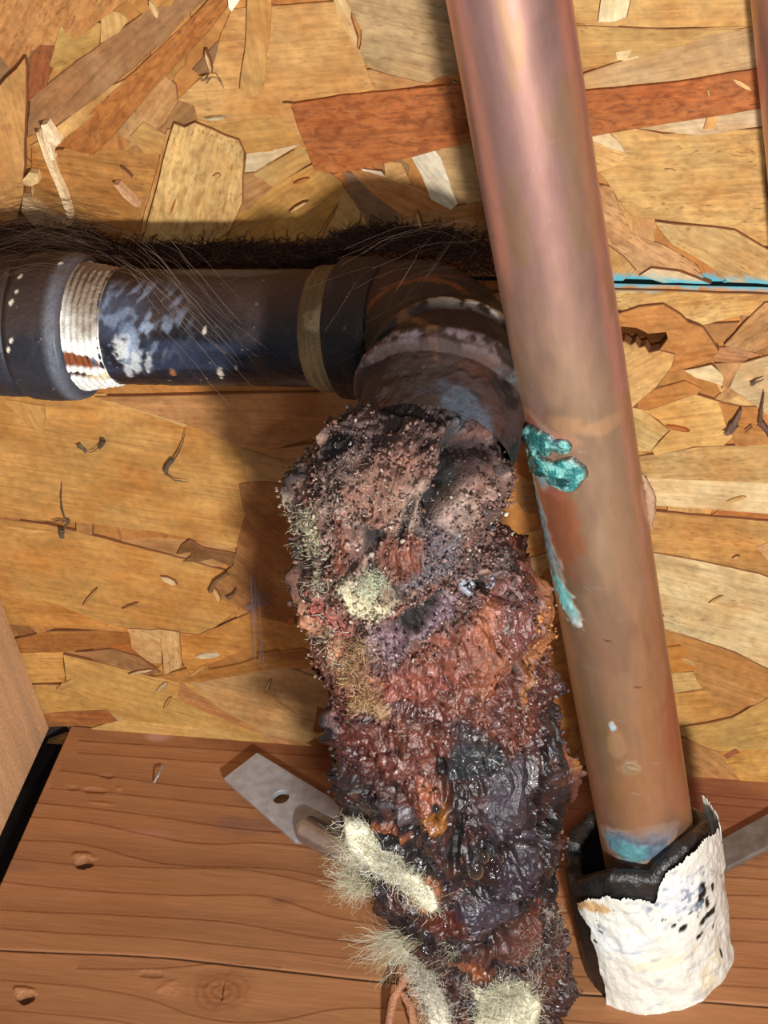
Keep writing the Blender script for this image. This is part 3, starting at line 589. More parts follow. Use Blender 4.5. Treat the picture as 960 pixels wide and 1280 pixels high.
def p_coup(t):
    base_iron(t, (44, 46, 54), .5)
    t.paint(sst(.0035, .0, np.abs(t.S-t.S.max()+.0022))*.8, (140, 146, 160), .5, 0, 0, .5)
    for (u, v) in ((20, 365), (13, 378), (14, 425), (10, 436), (25, 345), (75, 330)):
        t.paint(t.mask(u, v, .0009, .0006, .4, .3, .8, 900), (214, 204, 186), .8, 0, .0003)
revolve([(-160, 20.6), (34, 20.6), (38, 20.2), (40, 19.8), (43, 20.6), (48, 21.4), (78, 21.6), (96, 21.4), (106, 20.8), (110, 19.6)], 'coupling', p_coup)
def p_seal(t):
    t.col[:] = lin((238, 238, 232))*(.86+.3*fbm(t.V*260, 3))[..., None]; t.rough[:] = .6
    th = np.sin(t.S*2*math.pi/.0019+t.t*14+fbm(t.V*90, 3)*5)*sst(.003, .006, t.S); t.h += th*.00026*sst(.002, .006, t.S)+(fbm(t.V*500, 3)-.5)*.0008
    t.paint(sst(.4, .95, -th)*.3, (130, 114, 92), .7)
    t.paint(sst(.1, .6, t.N[..., 2]+(fbm(t.V*120, 3)-.5)*.9-.40), (104, 76, 42), .8, 0, 0, .85)
    t.paint(t.mask(97, 452, .0022, .0075, .25, .3, .5), (122, 60, 22), .7, 0, -.0006)
    t.paint(t.mask(101, 470, .0010, .004, .25, .3, .5), (60, 26, 10), .7, 0, -.0009)
    t.paint(t.mask(133, 470, .002, .006, -.3, .4, .6), (196, 170, 110), .7, 0, 0, .6)
revolve([(80, 20.3), (92, 20.4), (100, 20.0), (108, 18.8), (118, 18.0), (148, 17.0), (153, 16.7)], 'thread_sealant', p_seal)
def p_pipe(t):
    base_iron(t, (26, 28, 36), .38); s0 = t.S[t.find(150, 411)]
    st = fbm(np.stack([t.S*130+t.t*220, t.t*260-t.S*500, t.S*0], -1), 3)
    zone = sst(.026, .002, t.S-s0+(fbm(t.V*110, 3)-.5)*.022)*sst(-.9, -.25, -np.abs(t.t/.0168)+.15)
    t.paint(zone*sst(.42, .68, st), (150, 166, 190), .6, 0, .00015, .9)
    t.paint(zone*sst(.3, .6, fbm(t.V*90+3, 3)), (74, 86, 110), .5, 0, 0, .6)
    for (u, v, a, b) in ((152, 435, .0035, .0022), (170, 452, .004, .0015), (160, 462, .003, .0012), (185, 455, .003, .001)):
        t.paint(t.mask(u, v, a, b, .3, .4, .9, 700), (196, 200, 200), .7, 0, .0003, .9)
    for (u, v, a, b) in ((215, 465, .0016, .0010), (275, 466, .0022, .0008), (255, 414, .0012, .0004), (296, 458, .001, .0004)):
        t.paint(t.mask(u, v, a, b, .2, .3, .8, 900), (128, 82, 48) if u < 230 else (176, 164, 146), .7, 0, .0004)
    t.paint(sst(.55, .75, fbm(np.stack([t.S*25, t.t*150, t.S*0], -1)+8, 3))*.5, (64, 72, 98), .3)
revolve([(120, 16.6), (150, 16.6), (430, 16.6)], 'pipe', p_pipe)
def p_tape(t):
    g = fbm(np.stack([t.S*2200, t.t*60, t.S*0], -1), 3); t.col[:] = lin((128, 106, 72))*(.45+1.1*g)[..., None]; t.rough[:] = .7
    t.h += (g-.5)*.0009+np.sin(t.S*2*math.pi/.0016)*.00015
    t.paint(sst(.1, .8, t.N[..., 2]), (74, 54, 30), .8, 0, 0, .7); t.paint(t.mask(408, 400, .004, .006, 0), (176, 158, 120), .7, 0, 0, .5)
revolve([(398, 16.9), (404, 17.6), (418, 17.9), (440, 17.6)], 'thread_tape', p_tape)
# elbow: socket band, bend, flared mouth
B0 = axp(470); E = wall(572, 404, YP-.004); B2 = wall(560, 490, YP-.040); G = wall(530, 604, -.106)
pth = [axp(424), axp(447), B0, axp(488)]
b0 = axp(496)
for t_ in np.linspace(0, 1, 16): pth.append((1-t_)**2*b0+2*t_*(1-t_)*E+t_**2*B2)
d2 = unit(B2-E)
pth += [B2+(G-B2)*k for k in (.2, .4, .6, .72)]
pth = smooth1(resample(pth, 300), 31)
class Elb(Tube): pass
def elbow():
    pp = pth; n = len(pp); pu, pv, _ = proj(pp); s = np.concatenate([[0], np.cumsum(np.linalg.norm(np.diff(pp, axis=0), axis=1))])
    sB = s[np.argmin((pu-484)**2+(pv-411)**2)]; bend_end = s[np.argmin(np.linalg.norm(pp-B2, axis=1))]
    sr1 = bend_end-.0090; sr2 = bend_end+.0010
    rr = np.interp(s, [0, .0012, sB-.0025, sB, sB+.004, sr1-.002, sr1-.0008, sr1+.0010, sr1+.002, sr2-.0015, sr2, sr2+.002, sr2+.0035, s[-1]],
                   [.0180, .0198, .0202, .0198, .0187, .0196, .0226, .0224, .0206, .0218, .0246, .0244, .0216, .0206])
    t = Tube(pp, rr, nv=420)
    # the bend turns sharply: transport the frame so that rings stay square to the path
    base_iron(t, (30, 28, 29), .5); t.h += (fbm(t.V*170, 4)-.5)*.0012
    t.paint(sst(.50, .68, fbm(t.V*95+2, 4))*sst(sB, sB+.006, t.S), (74, 40, 24), .75, 0, .0001, .85)
    t.paint(sst(sr1-.004, sr2+.004, t.S)*sst(.35, .6, fbm(t.V*200, 4)), (66, 44, 40), .8, 0, .0003, .8)
    t.paint(t.mask(518, 350, .002, .012, -.3, .5, .9), (150, 84, 40), .7, 0, 0, .7); t.paint(t.mask(512, 400, .0015, .009, -.5, .5, .9), (140, 96, 56), .7, 0, 0, .7)
    t.paint(t.mask(545, 345, .006, .0015, .2, .5, .9), (120, 70, 30), .7, 0, 0, .6)
    t.col *= .62
    rg1 = np.exp(-((t.S-sr1-.0002)/.0011)**2); rg2 = np.exp(-((t.S-sr2-.0008)/.0012)**2); rz = fbm(t.V*330, 3)
    t.paint(rg1*t.mask(600, 440, .013, .02, 0, .5, .2)*sst(.35, .55, rz), (196, 190, 176), .45, .2, .0002, .95)
    t.paint(rg2*sst(.45, .6, rz), (120, 104, 110), .5, 0, 0, .8)
    t.paint(t.mask(585, 515, .010, .0045, .4, .5, .8), (70, 80, 92), .42, .3, 0, .85)
    
    return t.build('elbow', M_IRON, iron, False)
elbow()

# corroded section: row, left, right (as it shows), depth of the axis
RT = [(532, 452, 622, -.089), (548, 430, 636, -.093), (570, 410, 642, -.098), (600, 390, 632, -.103), (640, 378, 616, -.107), (680, 372, 610, -.109), (705, 368, 612, -.110), (725, 372, 634, -.111),
      (760, 386, 678, -.111), (785, 396, 688, -.111), (820, 404, 688, -.111), (850, 412, 684, -.112), (890, 420, 694, -.112), (920, 427, 704, -.112), (980, 430, 708, -.112), (1040, 442, 706, -.112), (1080, 468, 706, -.112),
      (1130, 505, 708, -.113), (1180, 525, 706, -.113), (1240, 545, 702, -.114), (1300, 560, 700, -.114), (1345, 566, 696, -.115)]
ctl = []
for r_, l_, q_, y_ in RT:
    c = wall((l_+q_)/2, r_, y_); sc = F/proj(c)[2]; ctl.append([*c, (q_-l_)/2/sc])
ctl = smooth1(resample(ctl, 700), 17)
rt = Tube(ctl[:, :3], ctl[:, 3]*.93, ctl[:, 3]*.80, nv=640)
V0 = rt.V; S = rt.S
srow = lambda row: rt.s[np.argmin(np.abs(proj(rt.pts)[1]-row))]
n1 = fbm(V0*70, 4); n2 = ridged(V0*140, 4); n3 = fbm(V0*600, 3); n4 = ridged(V0*420+5, 3)
zA = sst(srow(545), srow(570), S+(n1-.5)*.02)*sst(srow(765), srow(715), S+(n1-.5)*.025)      # granular head
zB = sst(srow(715), srow(765), S+(n1-.5)*.025)*sst(srow(925), srow(880), S+(fbm(V0*55+3, 3)-.5)*.05)      # red clay belt
zC = sst(srow(880), srow(925), S+(fbm(V0*55+3, 3)-.5)*.05)*sst(srow(1190), srow(1130), S+(n1-.5)*.05)     # black glossy scale
zD = sst(srow(1130), srow(1190), S+(n1-.5)*.05)
top = 1-zA-zB-zC-zD
ck = np.minimum(np.abs(fbm(V0*60+13, 3)-.5), np.abs(fbm(V0*95+40, 3)-.5)); crk = sst(.016, .003, ck)*(zB*.8+zC*.5+zD*.6)*sst(.45, .6, fbm(V0*30+77, 2))
rt.h += -crk*.0020+(n1-.5)*.014+(n2-.5)*.0045*(1-.5*zC)+(n3-.5)*.0026*(1-.55*zC-.3*zB)+(fbm(V0*1300+4, 2)-.5)*.0014*(1-.7*zC)+zA*(n4-.4)*.0035+zB*((fbm(V0*45+8, 3)-.5)*.006)
rt.h *= .35+.65*sst(srow(530), srow(565), S)
lng = np.stack([S*25, rt.t*170, S*0], -1); strk = ridged(lng, 3); rt.h += zC*(strk-.55)*.006
def setc(mk, c, rg, amt=1.): rt.paint(np.clip(mk, 0, 1), c, rg, 0, 0, amt)
rt.col[:] = lin((58, 38, 34)); rt.rough[:] = .75
setc(zA, (94, 66, 56), .8); setc(zB, (118, 62, 44), .5); setc(zC, (50, 42, 46), .20); setc(zD, (84, 48, 38), .55)
g1 = fbm(V0*420, 3); g2 = fbm(V0*210+11, 3); g3 = fbm(V0*130+21, 3)
setc(zA*sst(.52, .62, g1), (160, 132, 122), .8, .8); setc(zA*sst(.45, .33, g2), (34, 22, 22), .7, .9); setc(zA*sst(.6, .72, g3), (150, 88, 66), .8, .5)
setc(zB*sst(.55, .70, g2), (150, 84, 54), .55, .55); setc(zB*sst(.47, .34, g3), (80, 44, 44), .35, .8); setc(zB*sst(.62, .72, g1), (186, 150, 140), .4, .5)
setc(zC*sst(.55, .68, g3), (96, 58, 42), .4, .7); setc(zC*sst(.62, .74, g2), (110, 104, 120), .25, .6); setc(zC*sst(.42, .3, g3), (20, 18, 22), .2, .9)
setc(zD*sst(.52, .64, g2), (130, 76, 50), .5, .8); setc(zD*sst(.46, .34, g3), (38, 26, 28), .35, .8); setc(zD*sst(.62, .72, g1), (160, 140, 128), .5, .6)
pitv = sst(.30, .10, n2)*(zA+zB+zC+zD); rt.h -= pitv*.003
# (u, v, radius across mm, radius along mm, angle, colour, roughness, height mm, amount)
BL = [
 (600,520,8,7,.4,(70,78,90),.45,.6,.7), (480,565,12,6,0,(70,50,48),.8,2.5,.6), (490,620,9,6,.2,(128,90,76),.9,3,.75),
 (590,575,5,6,0,(110,72,62),.9,1.5,.7), (610,640,4,12,0,(92,62,56),.8,.5,.7), (622,620,1.1,9,-.1,(12,8,8),.9,-4,1), (395,600,3,3,0,(26,18,18),.8,4,1), (385,650,3.5,5,0,(186,176,150),.9,3,.8), (375,710,4,5,0,(44,32,30),.8,4,.8),
 (400,690,3.5,7,0,(164,160,130),.9,1,.7), (545,650,9,7,0,(150,128,118),.85,1.5,.6), (540,690,9,8,.2,(92,84,92),.6,2,.75), (435,690,2,5,0,(116,64,44),.5,1,.6), (500,690,6,3.5,.6,(118,66,48),.5,.6,.5),
 (465,735,5.6,5.4,0,(190,186,156),.9,3.2,.7), (480,727,2.4,2.4,0,(128,108,88),.8,1.4,.8), (428,720,2.2,5,0,(124,68,44),.5,.5,.6), (585,733,2,2,0,(150,170,196),.5,2,.9), (610,728,2,3,0,(20,14,14),.9,-4,1), (545,770,8,3,0,(108,88,100),.4,2,.7),
 (510,780,13,1.3,.12,(20,13,14),.8,-3.2,1), (485,800,5,3.5,0,(112,88,98),.35,3,.8), (420,775,5,4,-.4,(150,72,60),.55,2,.8), (640,740,9,4,.5,(88,74,70),.4,2.5,.7), (675,785,4,7,0,(176,110,46),.7,2,.85), (655,775,3,4,.8,(24,14,12),.8,-4,1),
 (560,835,15,6,-.2,(140,76,52),.5,1,.6), (615,815,7,6,-.3,(168,96,54),.6,2,.7), (640,790,6,5,0,(138,84,74),.4,3,.6), (645,830,3.5,1,-.6,(30,14,8),.8,-3,1), (440,830,5,10,.3,(164,110,76),.7,1,.6), (470,880,5,4,0,(198,160,104),.9,1.5,.8),
 (500,860,14,5,-.1,(156,86,66),.4,.5,.6), (655,860,2.5,9,0,(186,118,44),.6,.8,.8), (665,835,3,6,0,(176,112,48),.6,.5,.7), (690,900,3,12,0,(44,34,38),.5,2,.8),
 (590,945,8,12,0,(54,58,62),.12,3,.85), (555,970,1.3,13,-.12,(12,9,9),.6,-4,1), (530,1000,7,8,.2,(116,66,42),.35,1.5,.7), (500,1010,6,3,0,(110,104,112),.25,1,.6), (490,1035,7,2,.1,(160,92,48),.5,1,.7), (545,1015,2.8,3.6,.4,(176,112,30),.12,1.8,.9),
 (535,990,2.4,6,.1,(186,106,66),.4,1,.8), (600,1080,5,6.5,0,(48,34,28),.06,5,1), (625,1000,6,14,.1,(74,66,78),.5,1,.6), (570,1050,1.2,12,-.15,(14,10,12),.6,-3.5,1), (672,1010,2.8,17,0,(9,8,10),.8,-8,1), (688,1010,1.2,18,0,(14,11,13),.7,-4,1),
 (700,940,1.6,7,0,(176,96,36),.5,2,.9), (700,960,1.6,3.4,0,(206,140,24),.35,2,.95), (704,1000,1.6,14,0,(124,68,40),.6,1.2,.8), (600,1140,10,9,.2,(74,70,84),.55,3,.9), (640,1090,9,9,-.4,(66,58,70),.5,2,.85), (640,1115,4,2.5,0,(10,8,10),.8,-5,1),
 (590,1178,6,1.3,0,(12,8,10),.8,-3.5,1), (535,1110,3.2,7,-.3,(186,112,52),.7,1,.9), (555,1150,7,7,-.7,(104,50,34),.3,.5,.8), (660,1160,6,7,.6,(120,68,50),.5,0,.7), (675,1130,3,1.5,.3,(190,84,50),.5,.5,.8), (620,1200,10,4,-.3,(110,66,54),.5,1,.6),
 (585,1215,7,3,-.5,(168,98,50),.7,.5,.7), (690,1250,5,9,0,(70,46,42),.3,1.5,.8), (600,1255,5,3,0,(96,104,130),.3,1,.7), (600,1290,9,4,0,(160,78,40),.6,.5,.7), (440,960,4,14,0,(32,26,30),.5,2.5,.8), (475,950,3,9,0,(120,60,40),.5,.5,.6), (430,900,4,4,0,(30,20,20),.6,3,.7),
 (460,985,6,1.5,.2,(18,12,12),.7,-3,.9), (525,915,8,4,.2,(120,66,46),.35,2,.5), (690,850,5,5,0,(58,44,44),.5,3,.7),
 (562,588,4.6,3.4,-.7,(14,9,9),.9,-9,1), (546,612,3.0,3.4,.3,(14,9,9),.9,-7,1), (600,560,5,2,.2,(60,40,38),.9,-1,1), (618,625,1.2,9,-.1,(12,8,8),.9,-5,1), (440,560,4,2,.2,(26,18,18),.9,-3,1), (470,665,3,1.6,.6,(30,20,20),.9,-3,1), (505,655,1.2,4,0,(30,20,20),.9,-3,1)]
for b in BL:
    u, v, ru, rv, an, c, rg, hh, am = b
    mk = rt.mask(u, v, ru*.001, rv*.001, -an, .35, .35, 260); rt.paint(mk, c, rg, 0, hh*.001*.8, 1); 
    rt.col = rt.col if am >= 1 else rt.col*(1+(1-am)*mk[..., None]*(g1[..., None]-.5)*2.2)
rt.h = np.clip(rt.h, -.012, .014)
dk = np.array([.66, .60, .55])*(1+.30*zA[..., None]); rt.col = rt.col*dk*(.72+.56*fbm(V0*800+2, 2))[..., None]
gl = rt.col.mean(2, keepdims=True); rt.col = rt.col*.92+gl*.08
rt.col = rt.col*(1-.30*(zB+zC+zD)[..., None]*np.array([.9, 1.0, .8]))*(1-.75*crk[..., None])
wet = sst(.5, .7, fbm(V0*90+31, 3)); rt.rough = rt.rough*(1-.55*wet*(zB+zC+zD)); rt.col = np.clip(rt.col, 0, 1)
body = rt.build('corroded_pipe', M_RUST, iron, False)
# surface lookup for things that sit on the crust
fr = np.argwhere(rt.front)
PN = None
def surf(u, v):
    pu, pv, pd = rt.PU, rt.PV, rt.PD
    d = (pu-u)**2+(pv-v)**2+np.where(rt.front, 0, 1e7); i = np.argmin(d); return rt.P.reshape(-1, 3)[i], rt.N.reshape(-1, 3)[i]
a_, b_, c_ = proj(rt.P); rt.PU, rt.PV, rt.PD = a_, b_, c_
# crumbs of scale
idx = RNG.integers(0, rt.S.size, 60000); wz = (zA*1.0+zB*.10+zC*.05+zD*.15).ravel()[idx]; keep = (rt.col.mean(2).ravel()[idx] > .012) & (RNG.random(len(idx)) < wz*(.35+.9*(g2.ravel()[idx]))); idx = idx[keep][:20000]
pos = rt.P.reshape(-1, 3)[idx]+rt.N.reshape(-1, 3)[idx]*RNG.uniform(-.0002, .0012, (len(idx), 1))+RNG.normal(0, .0003, (len(idx), 3))
pal = lin([(74, 50, 44), (110, 80, 70), (150, 122, 110), (54, 36, 34), (128, 84, 66), (196, 184, 172), (40, 28, 28), (96, 88, 92), (206, 198, 176)])
pw = np.array([.22, .2, .12, .14, .12, .05, .1, .04, .01]); cc = pal[RNG.choice(len(pal), len(idx), p=pw/pw.sum())]
cc = cc*.5+rt.col.reshape(-1, 3)[idx]*.5
chunks(pos, np.minimum(RNG.gamma(2.2, .00012, len(idx))+.00014, .00062), cc, RNG.uniform(.3, .95, len(idx)), 'rust_crumbs', M_RUST, iron, .6, False, kind='stuff', label='crumbly brown and grey rust granules')
# larger scabs that stand off the silhouette
sc_p, sc_r, sc_c = [], [], []
for (u, v, n, sp, r0, c) in ((400,590,26,10,1.3,(42,28,26)),(398,575,10,5,.9,(34,22,22)),(383,650,30,10,.9,(150,140,118)),(378,700,36,13,1.0,(64,48,42)),(385,735,24,10,.9,(110,90,70)),(425,890,30,14,1.2,(40,28,26)),(428,960,44,22,1.1,(42,32,32)),
   (430,1010,26,16,1.0,(58,42,36)),(650,745,50,16,1.3,(70,52,48)),(680,780,50,12,1.2,(156,98,50)),(680,820,30,10,1.0,(130,78,44)),(695,880,46,18,1.2,(52,40,40)),(708,930,30,14,1.0,(70,46,40)),(636,650,14,9,.9,(196,190,168)),(632,620,10,7,.8,(120,80,60)),(636,700,14,12,.9,(86,60,54)),
   (705,1060,20,18,1.0,(96,62,50)),(700,1200,50,24,1.0,(66,46,46)),(440,600,30,12,1.1,(90,80,72)),(610,725,18,8,1.0,(120,120,130)),(455,560,40,14,1.1,(80,58,54)),(530,560,50,18,1.1,(96,70,64))):
    for _ in range(n):
        p, nn = surf(u+random.gauss(0, sp*.6), v+random.gauss(0, sp)); sc_p.append(p+nn*random.uniform(-.0006, .0008)); sc_r.append(r0*.001*random.uniform(.2, .7)*(1 if random.random() < .5 else .6)); k = random.uniform(.5, 1.4); sc_c.append(np.clip(lin(c)*k, 0, 1))
chunks(sc_p, sc_r, sc_c, RNG.uniform(.3, .9, len(sc_p)), 'rust_scab', M_RUST, iron, .55, False, kind='stuff', label='larger flaking scabs of rust')
# wet glistening beads
bp, br = [], []
for (u, v, r0) in ((545,1012,1.6),(596,1090,2.6),(604,1072,2.0),(625,1075,1.2),(586,733,1.3),(575,985,1.2),(600,935,1.3),(498,832,1.1),(520,790,1.0),(470,1055,1.0)):
    p, nn = surf(u, v); bp.append(p-nn*r0*.0003); br.append(r0*.001)
gm = NT('wet_bead'); gm.b.inputs['Base Color'].default_value = (.03, .018, .012, 1); gm.b.inputs['Roughness'].default_value = .04; gm.b.inputs['Transmission Weight'].default_value = .35
def sphere_mesh(cs, rs, nu=14, nv=20):
    th = np.linspace(0, math.pi, nu); ph = np.linspace(0, 2*math.pi, nv, endpoint=False)
    g = np.stack([np.sin(th)[:, None]*np.cos(ph), np.sin(th)[:, None]*np.sin(ph), np.cos(th)[:, None]*np.ones(nv)], -1).reshape(-1, 3); f = gridfaces(nu, nv, True)
    V = np.concatenate([np.asarray(c)+g*r*np.array([1, 1, 1.2]) for c, r in zip(cs, rs)]); return V, np.concatenate([f+i*len(g) for i in range(len(cs))])
for c, r in zip(bp, br):
    V, Fc = sphere_mesh([c], [r]); mesh_np('water_bead', V, Fc, gm.m, iron)

# ================================================================== copper pipes
def copper(xa, ya, z0, z1, r, label, seed, full=True):
    root = empty('copper_pipe', (xa, ya, 0), label=label, category='pipe')
    n = 900 if full else 300
    t = Tube(np.stack([np.full(n, xa), np.full(n, ya), np.linspace(z1, z0, n)], 1), r, nv=300)
    Q = t.V+seed; z = t.V[..., 2]
    a = fbm(Q*np.array([55, 55, 14]), 4); b = fbm(Q*np.array([120, 120, 40])+5, 4)
    c_top, c_mid, c_low = lin((206, 158, 146)), lin((218, 180, 146)), lin((204, 162, 126))
    k = sst(.10, .20, z+(a-.5)*.05)[..., None]; k2 = sst(.22, .30, z+(a-.5)*.06)[..., None]
    t.col[:] = (c_low*(1-k)+c_mid*k)*(1-k2)+c_top*k2
    t.paint(sst(.52, .68, a), (206, 156, 160), .40, .85, 0, .45); t.paint(sst(.5, .66, b), (196, 156, 104), .42, .85, 0, .5); t.paint(sst(.55, .7, fbm(Q*np.array([60, 60, 25])+9, 4)), (156, 122, 106), .42, .85, 0, .4)
    t.rough[:] = .37+.12*(b-.5); t.metal[:] = .84
    sp = sst(.85, .90, fbm(Q*600, 2)); t.paint(sp, (112, 80, 64), .6, .5, 0, .5)
    t.h += (fbm(Q*np.array([90, 90, 20]), 3)-.5)*.00022
    if full:
        mm = .001
        def B(u, v, a_, b_, an, c, rg=.6, me=.2, h=0, amt=1., rag=.5, rs=300): t.paint(t.mask(u, v, a_*mm, b_*mm, an, .4, rag, rs), c, rg, me, h*mm, amt)
        B(700,655,6,18,0,(204,116,76),.45,.8,0,.75); B(690,600,5,6,0,(150,90,76),.5,.5,0,.8); B(672,640,2.6,13,0,(120,100,92),.6,.2,0,.8)
        B(667,600,2.2,7,0,(104,160,164),.8,0,.1); B(678,655,4.2,13,-.02,(120,146,158),.8,0,.12,.9,.35); B(676,590,3.4,6,0,(110,160,164),.8,0,.1,.8,.5); B(690,700,4.0,9,-.08,(112,136,142),.8,0,.12,.8,.6); B(684,715,3.0,8,-.1,(104,140,142),.75,0,.1,.8); B(706,748,3.6,7,-.35,(110,190,190),.8,0,.25,.95,.7,500); B(716,770,2.0,4,-.5,(150,190,190),.8,0,.25,.8,1.0,700); B(722,778,1.4,1.4,0,(190,200,204),.8,0,.2,.7,1.2,900)
        B(672,545,4.5,6,0,(60,60,60),.7,.1,.1,.8); B(664,530,3,4,0,(130,60,40),.6,.3,0,.8); B(694,552,6,3,0,(180,110,88),.5,.5,0,.6); B(755,532,6,2.4,.1,(212,160,110),.5,.7,0,.5); B(705,534,5,3,0,(204,150,96),.5,.7,0,.5)
        B(800,1060,12,6,0,(70,104,128),.75,.1,.1,.9,.6); B(784,1063,5,5,0,(84,150,154),.85,0,.3,.8,.9,500); B(815,1045,8,4,.2,(126,110,110),.6,.4,0,.6); B(765,1050,3,5,0,(88,124,140),.7,.1,.1,.7); B(786,962,2.8,3,0,(118,106,76),.6,.2,.2,.85,.8); B(765,908,.9,1.6,0,(150,190,210),.8,0,.2,.95,.6,700); B(770,930,2.4,6,0,(150,116,76),.6,.5,0,.5)
        B(780,1000,8,14,0,(168,118,76),.5,.7,0,.6); B(845,900,7,18,0,(214,140,112),.42,.9,0,.6); B(745,830,6,16,0,(150,104,80),.5,.7,0,.5)
        vg = (1-sst(.25, .5, t.metal))[..., None]; t.col = t.col*(1-vg*(.45-.9*fbm(t.V*500+8, 4)[..., None]+.25)); t.h += vg[..., 0]*(fbm(t.V*600, 3)-.45)*.0005
        # handling scratches
        for i in range(22):
            u0 = random.uniform(700, 860); v0 = random.uniform(560, 1020); B(u0, v0, random.uniform(1.0, 2.6), .26, random.uniform(.25, .6), (230, 200, 170) if random.random() < .5 else (110, 74, 52), .35, .9, 0, .8, .15)
    else: pass
    t.build('tube', M_COPPER, root, True)
    return root, t
PC = wall(558+.1833*300+(157-.0363*300)/2, 300, -.0735)
RC = .0143
cp, ct = copper(PC[0], PC[1], -.03, .40, RC, 'thick weathered copper pipe with green corrosion spots, standing in the white-faced wrap', 0.0)
p2 = wall(936, 0, -.0185)
copper(p2[0]+.0150, -.0185, -.03, .40, RC, 'second copper pipe cut off by the upper right edge of the photo', 3.7, False)
# raised verdigris crust lumps
def crust(t, parent, outline, base_h, col):
    k = [t.find(u, v) for u, v in outline]; sc = np.array([[t.t[i], t.S[i]] for i in k]); c = sc.mean(0); rr = np.linalg.norm(sc-c, axis=1); an = np.arctan2(sc[:, 1]-c[1], sc[:, 0]-c[0])
    o = np.argsort(an); an, rr = an[o], rr[o]; an = np.concatenate([an-2*math.pi, an, an+2*math.pi]); rr = np.tile(rr, 3)
    nr, na = 26, 110; A = np.linspace(-math.pi, math.pi, na, endpoint=False); Rr = np.interp(A, an, rr)*(1+.10*(fbm(np.stack([np.cos(A)*3+c[1]*999, np.sin(A)*3, A*0], -1), 3)-.5)*2)
    rad = np.linspace(0, 1, nr)[:, None]; tt = c[0]+np.cos(A)*Rr*rad; ss = c[1]+np.sin(A)*Rr*rad
    si = np.interp(ss, t.s, np.arange(len(t.s))).astype(int); th = -tt/RC+math.pi/2
    e1 = t.N[0, 0]; e2 = t.N[0, len(t.th)//4]; N = e1*np.cos(th)[..., None]+e2*np.sin(th)[..., None]
    P = t.pts[si]; P = np.array(P); P[..., 2] = t.pts[0, 2]-ss
    Q = np.stack([tt, ss, tt*0], -1)
    nzz = ridged(Q*500, 3); prof = (1-rad**6); lipp = np.exp(-((rad-.85)/.12)**2)
    h = (base_h*(.35+.9*nzz+.6*lipp)*prof-.0002*(1-prof))
    V = P+N*(RC+h)[..., None]
    g = fbm(Q*450+3, 3)[..., None]; e = sst(.80, 1.0, rad+(g[..., 0]-.5)*.2)[..., None]
    C = lin(col)*(.55+.9*g); C = C*(1-sst(.52, .62, g))+lin((112, 172, 164))*sst(.52, .62, g); C = C*(1-sst(.48, .36, fbm(Q*260, 3))[..., None]*.75); C = C*(1-e)+lin((70, 52, 44))*e
    mesh_np('verdigris_crust', V.reshape(-1, 3), gridfaces(nr, na, True)[:, ::-1], M_RUST, parent, True, np.clip(C, 0, 1).reshape(-1, 3), np.full(nr*na, .28), np.zeros(nr*na), label='raised blue-green corrosion crust')
crust(ct, cp, [(656,530),(672,532),(692,545),(698,556),(692,566),(680,570),(664,562),(656,548)], .0011, (40, 92, 92))
crust(ct, cp, [(690,553),(706,549),(717,555),(714,563),(700,565),(690,562)], .0008, (60, 100, 104))
crust(ct, cp, [(662,566),(682,570),(694,576),(716,570),(734,581),(732,598),(710,616),(700,612),(682,594),(664,585)], .0011, (48, 116, 116))
crust(ct, cp, [(660,560),(672,568),(676,580),(668,588),(660,575)], .0008, (80, 160, 156))
# drip of glue on the right flank
V, Fc = tubes_mesh([resample(np.array([wall(a, b, -.070) for a, b in ((803, 592), (809, 606), (813, 625), (814, 640), (813, 655), (816, 662))]), 24)], .0014*np.sin(np.linspace(.15, 3.0, 24))[None, :]+.0001, 14); V = V+((fbm(V*700, 3)-.5)*.0009)[:, None]
mesh_np('flux_drip', V, Fc, M_PAINT, cp, True, np.tile(lin((150, 120, 96)), (len(V), 1)), np.full(len(V), .3), np.zeros(len(V)), label='glassy drip on the pipe flank')

# ================================================================== wrap round the foot of the copper pipe
wx, wy = PC[0]-.0036, PC[1]-.0012; WR = .0240
wrap = empty('pipe_wrap', (wx, wy, 0), label='torn white-faced black bitumen sleeve round the foot of the thick copper pipe', category='sleeve')
def cyl_hit(u, v, r):
    d = ray(u, v); o = CAM[:2]-np.array([wx, wy]); a = d[0]**2+d[1]**2; b = 2*(o[0]*d[0]+o[1]*d[1]); c = o@o-r*r; D = b*b-4*a*c
    t = (-b-math.sqrt(max(D, 0)))/(2*a); p = CAM+d*t; return math.atan2(p[1]-wy, p[0]-wx), p[2]
def ztab(pts, r): return np.array(sorted(cyl_hit(u, v, r) for u, v in pts))
topw = ztab([(722,1130),(735,1123),(745,1124),(760,1120),(775,1126),(778,1122),(800,1126),(818,1131),(822,1118),(824,1105),(835,1088),(850,1078),(862,1062),(876,1046),(885,1044),(891,1036),(896,1034),(900,1044),(904,1062)], WR)
topb = ztab([(712,1098),(735,1095),(760,1092),(790,1094),(815,1095),(822,1086),(840,1070),(860,1052),(875,1038),(890,1020)], WR-.001)
th0, th1 = topw[0, 0], topw[-1, 0]
lft = [cyl_hit(u, v, WR) for u, v in ((722,1128),(728,1145),(736,1160),(742,1172),(741,1180),(748,1195),(752,1215),(758,1240),(760,1256))]
lz = np.array([q[1] for q in lft])[::-1]; lt = np.array([q[0] for q in lft])[::-1]
nz_, nt = 130, 220
zz = np.linspace(0, 1, nz_)[:, None]; uu = np.linspace(0, 1, nt)[None, :]
thR = th1+.55
TH = np.zeros((nz_, nt)); ZZ = np.zeros((nz_, nt))
tl = np.interp(zz*topw[0, 1], lz, lt); TH = tl+(thR-tl)*uu
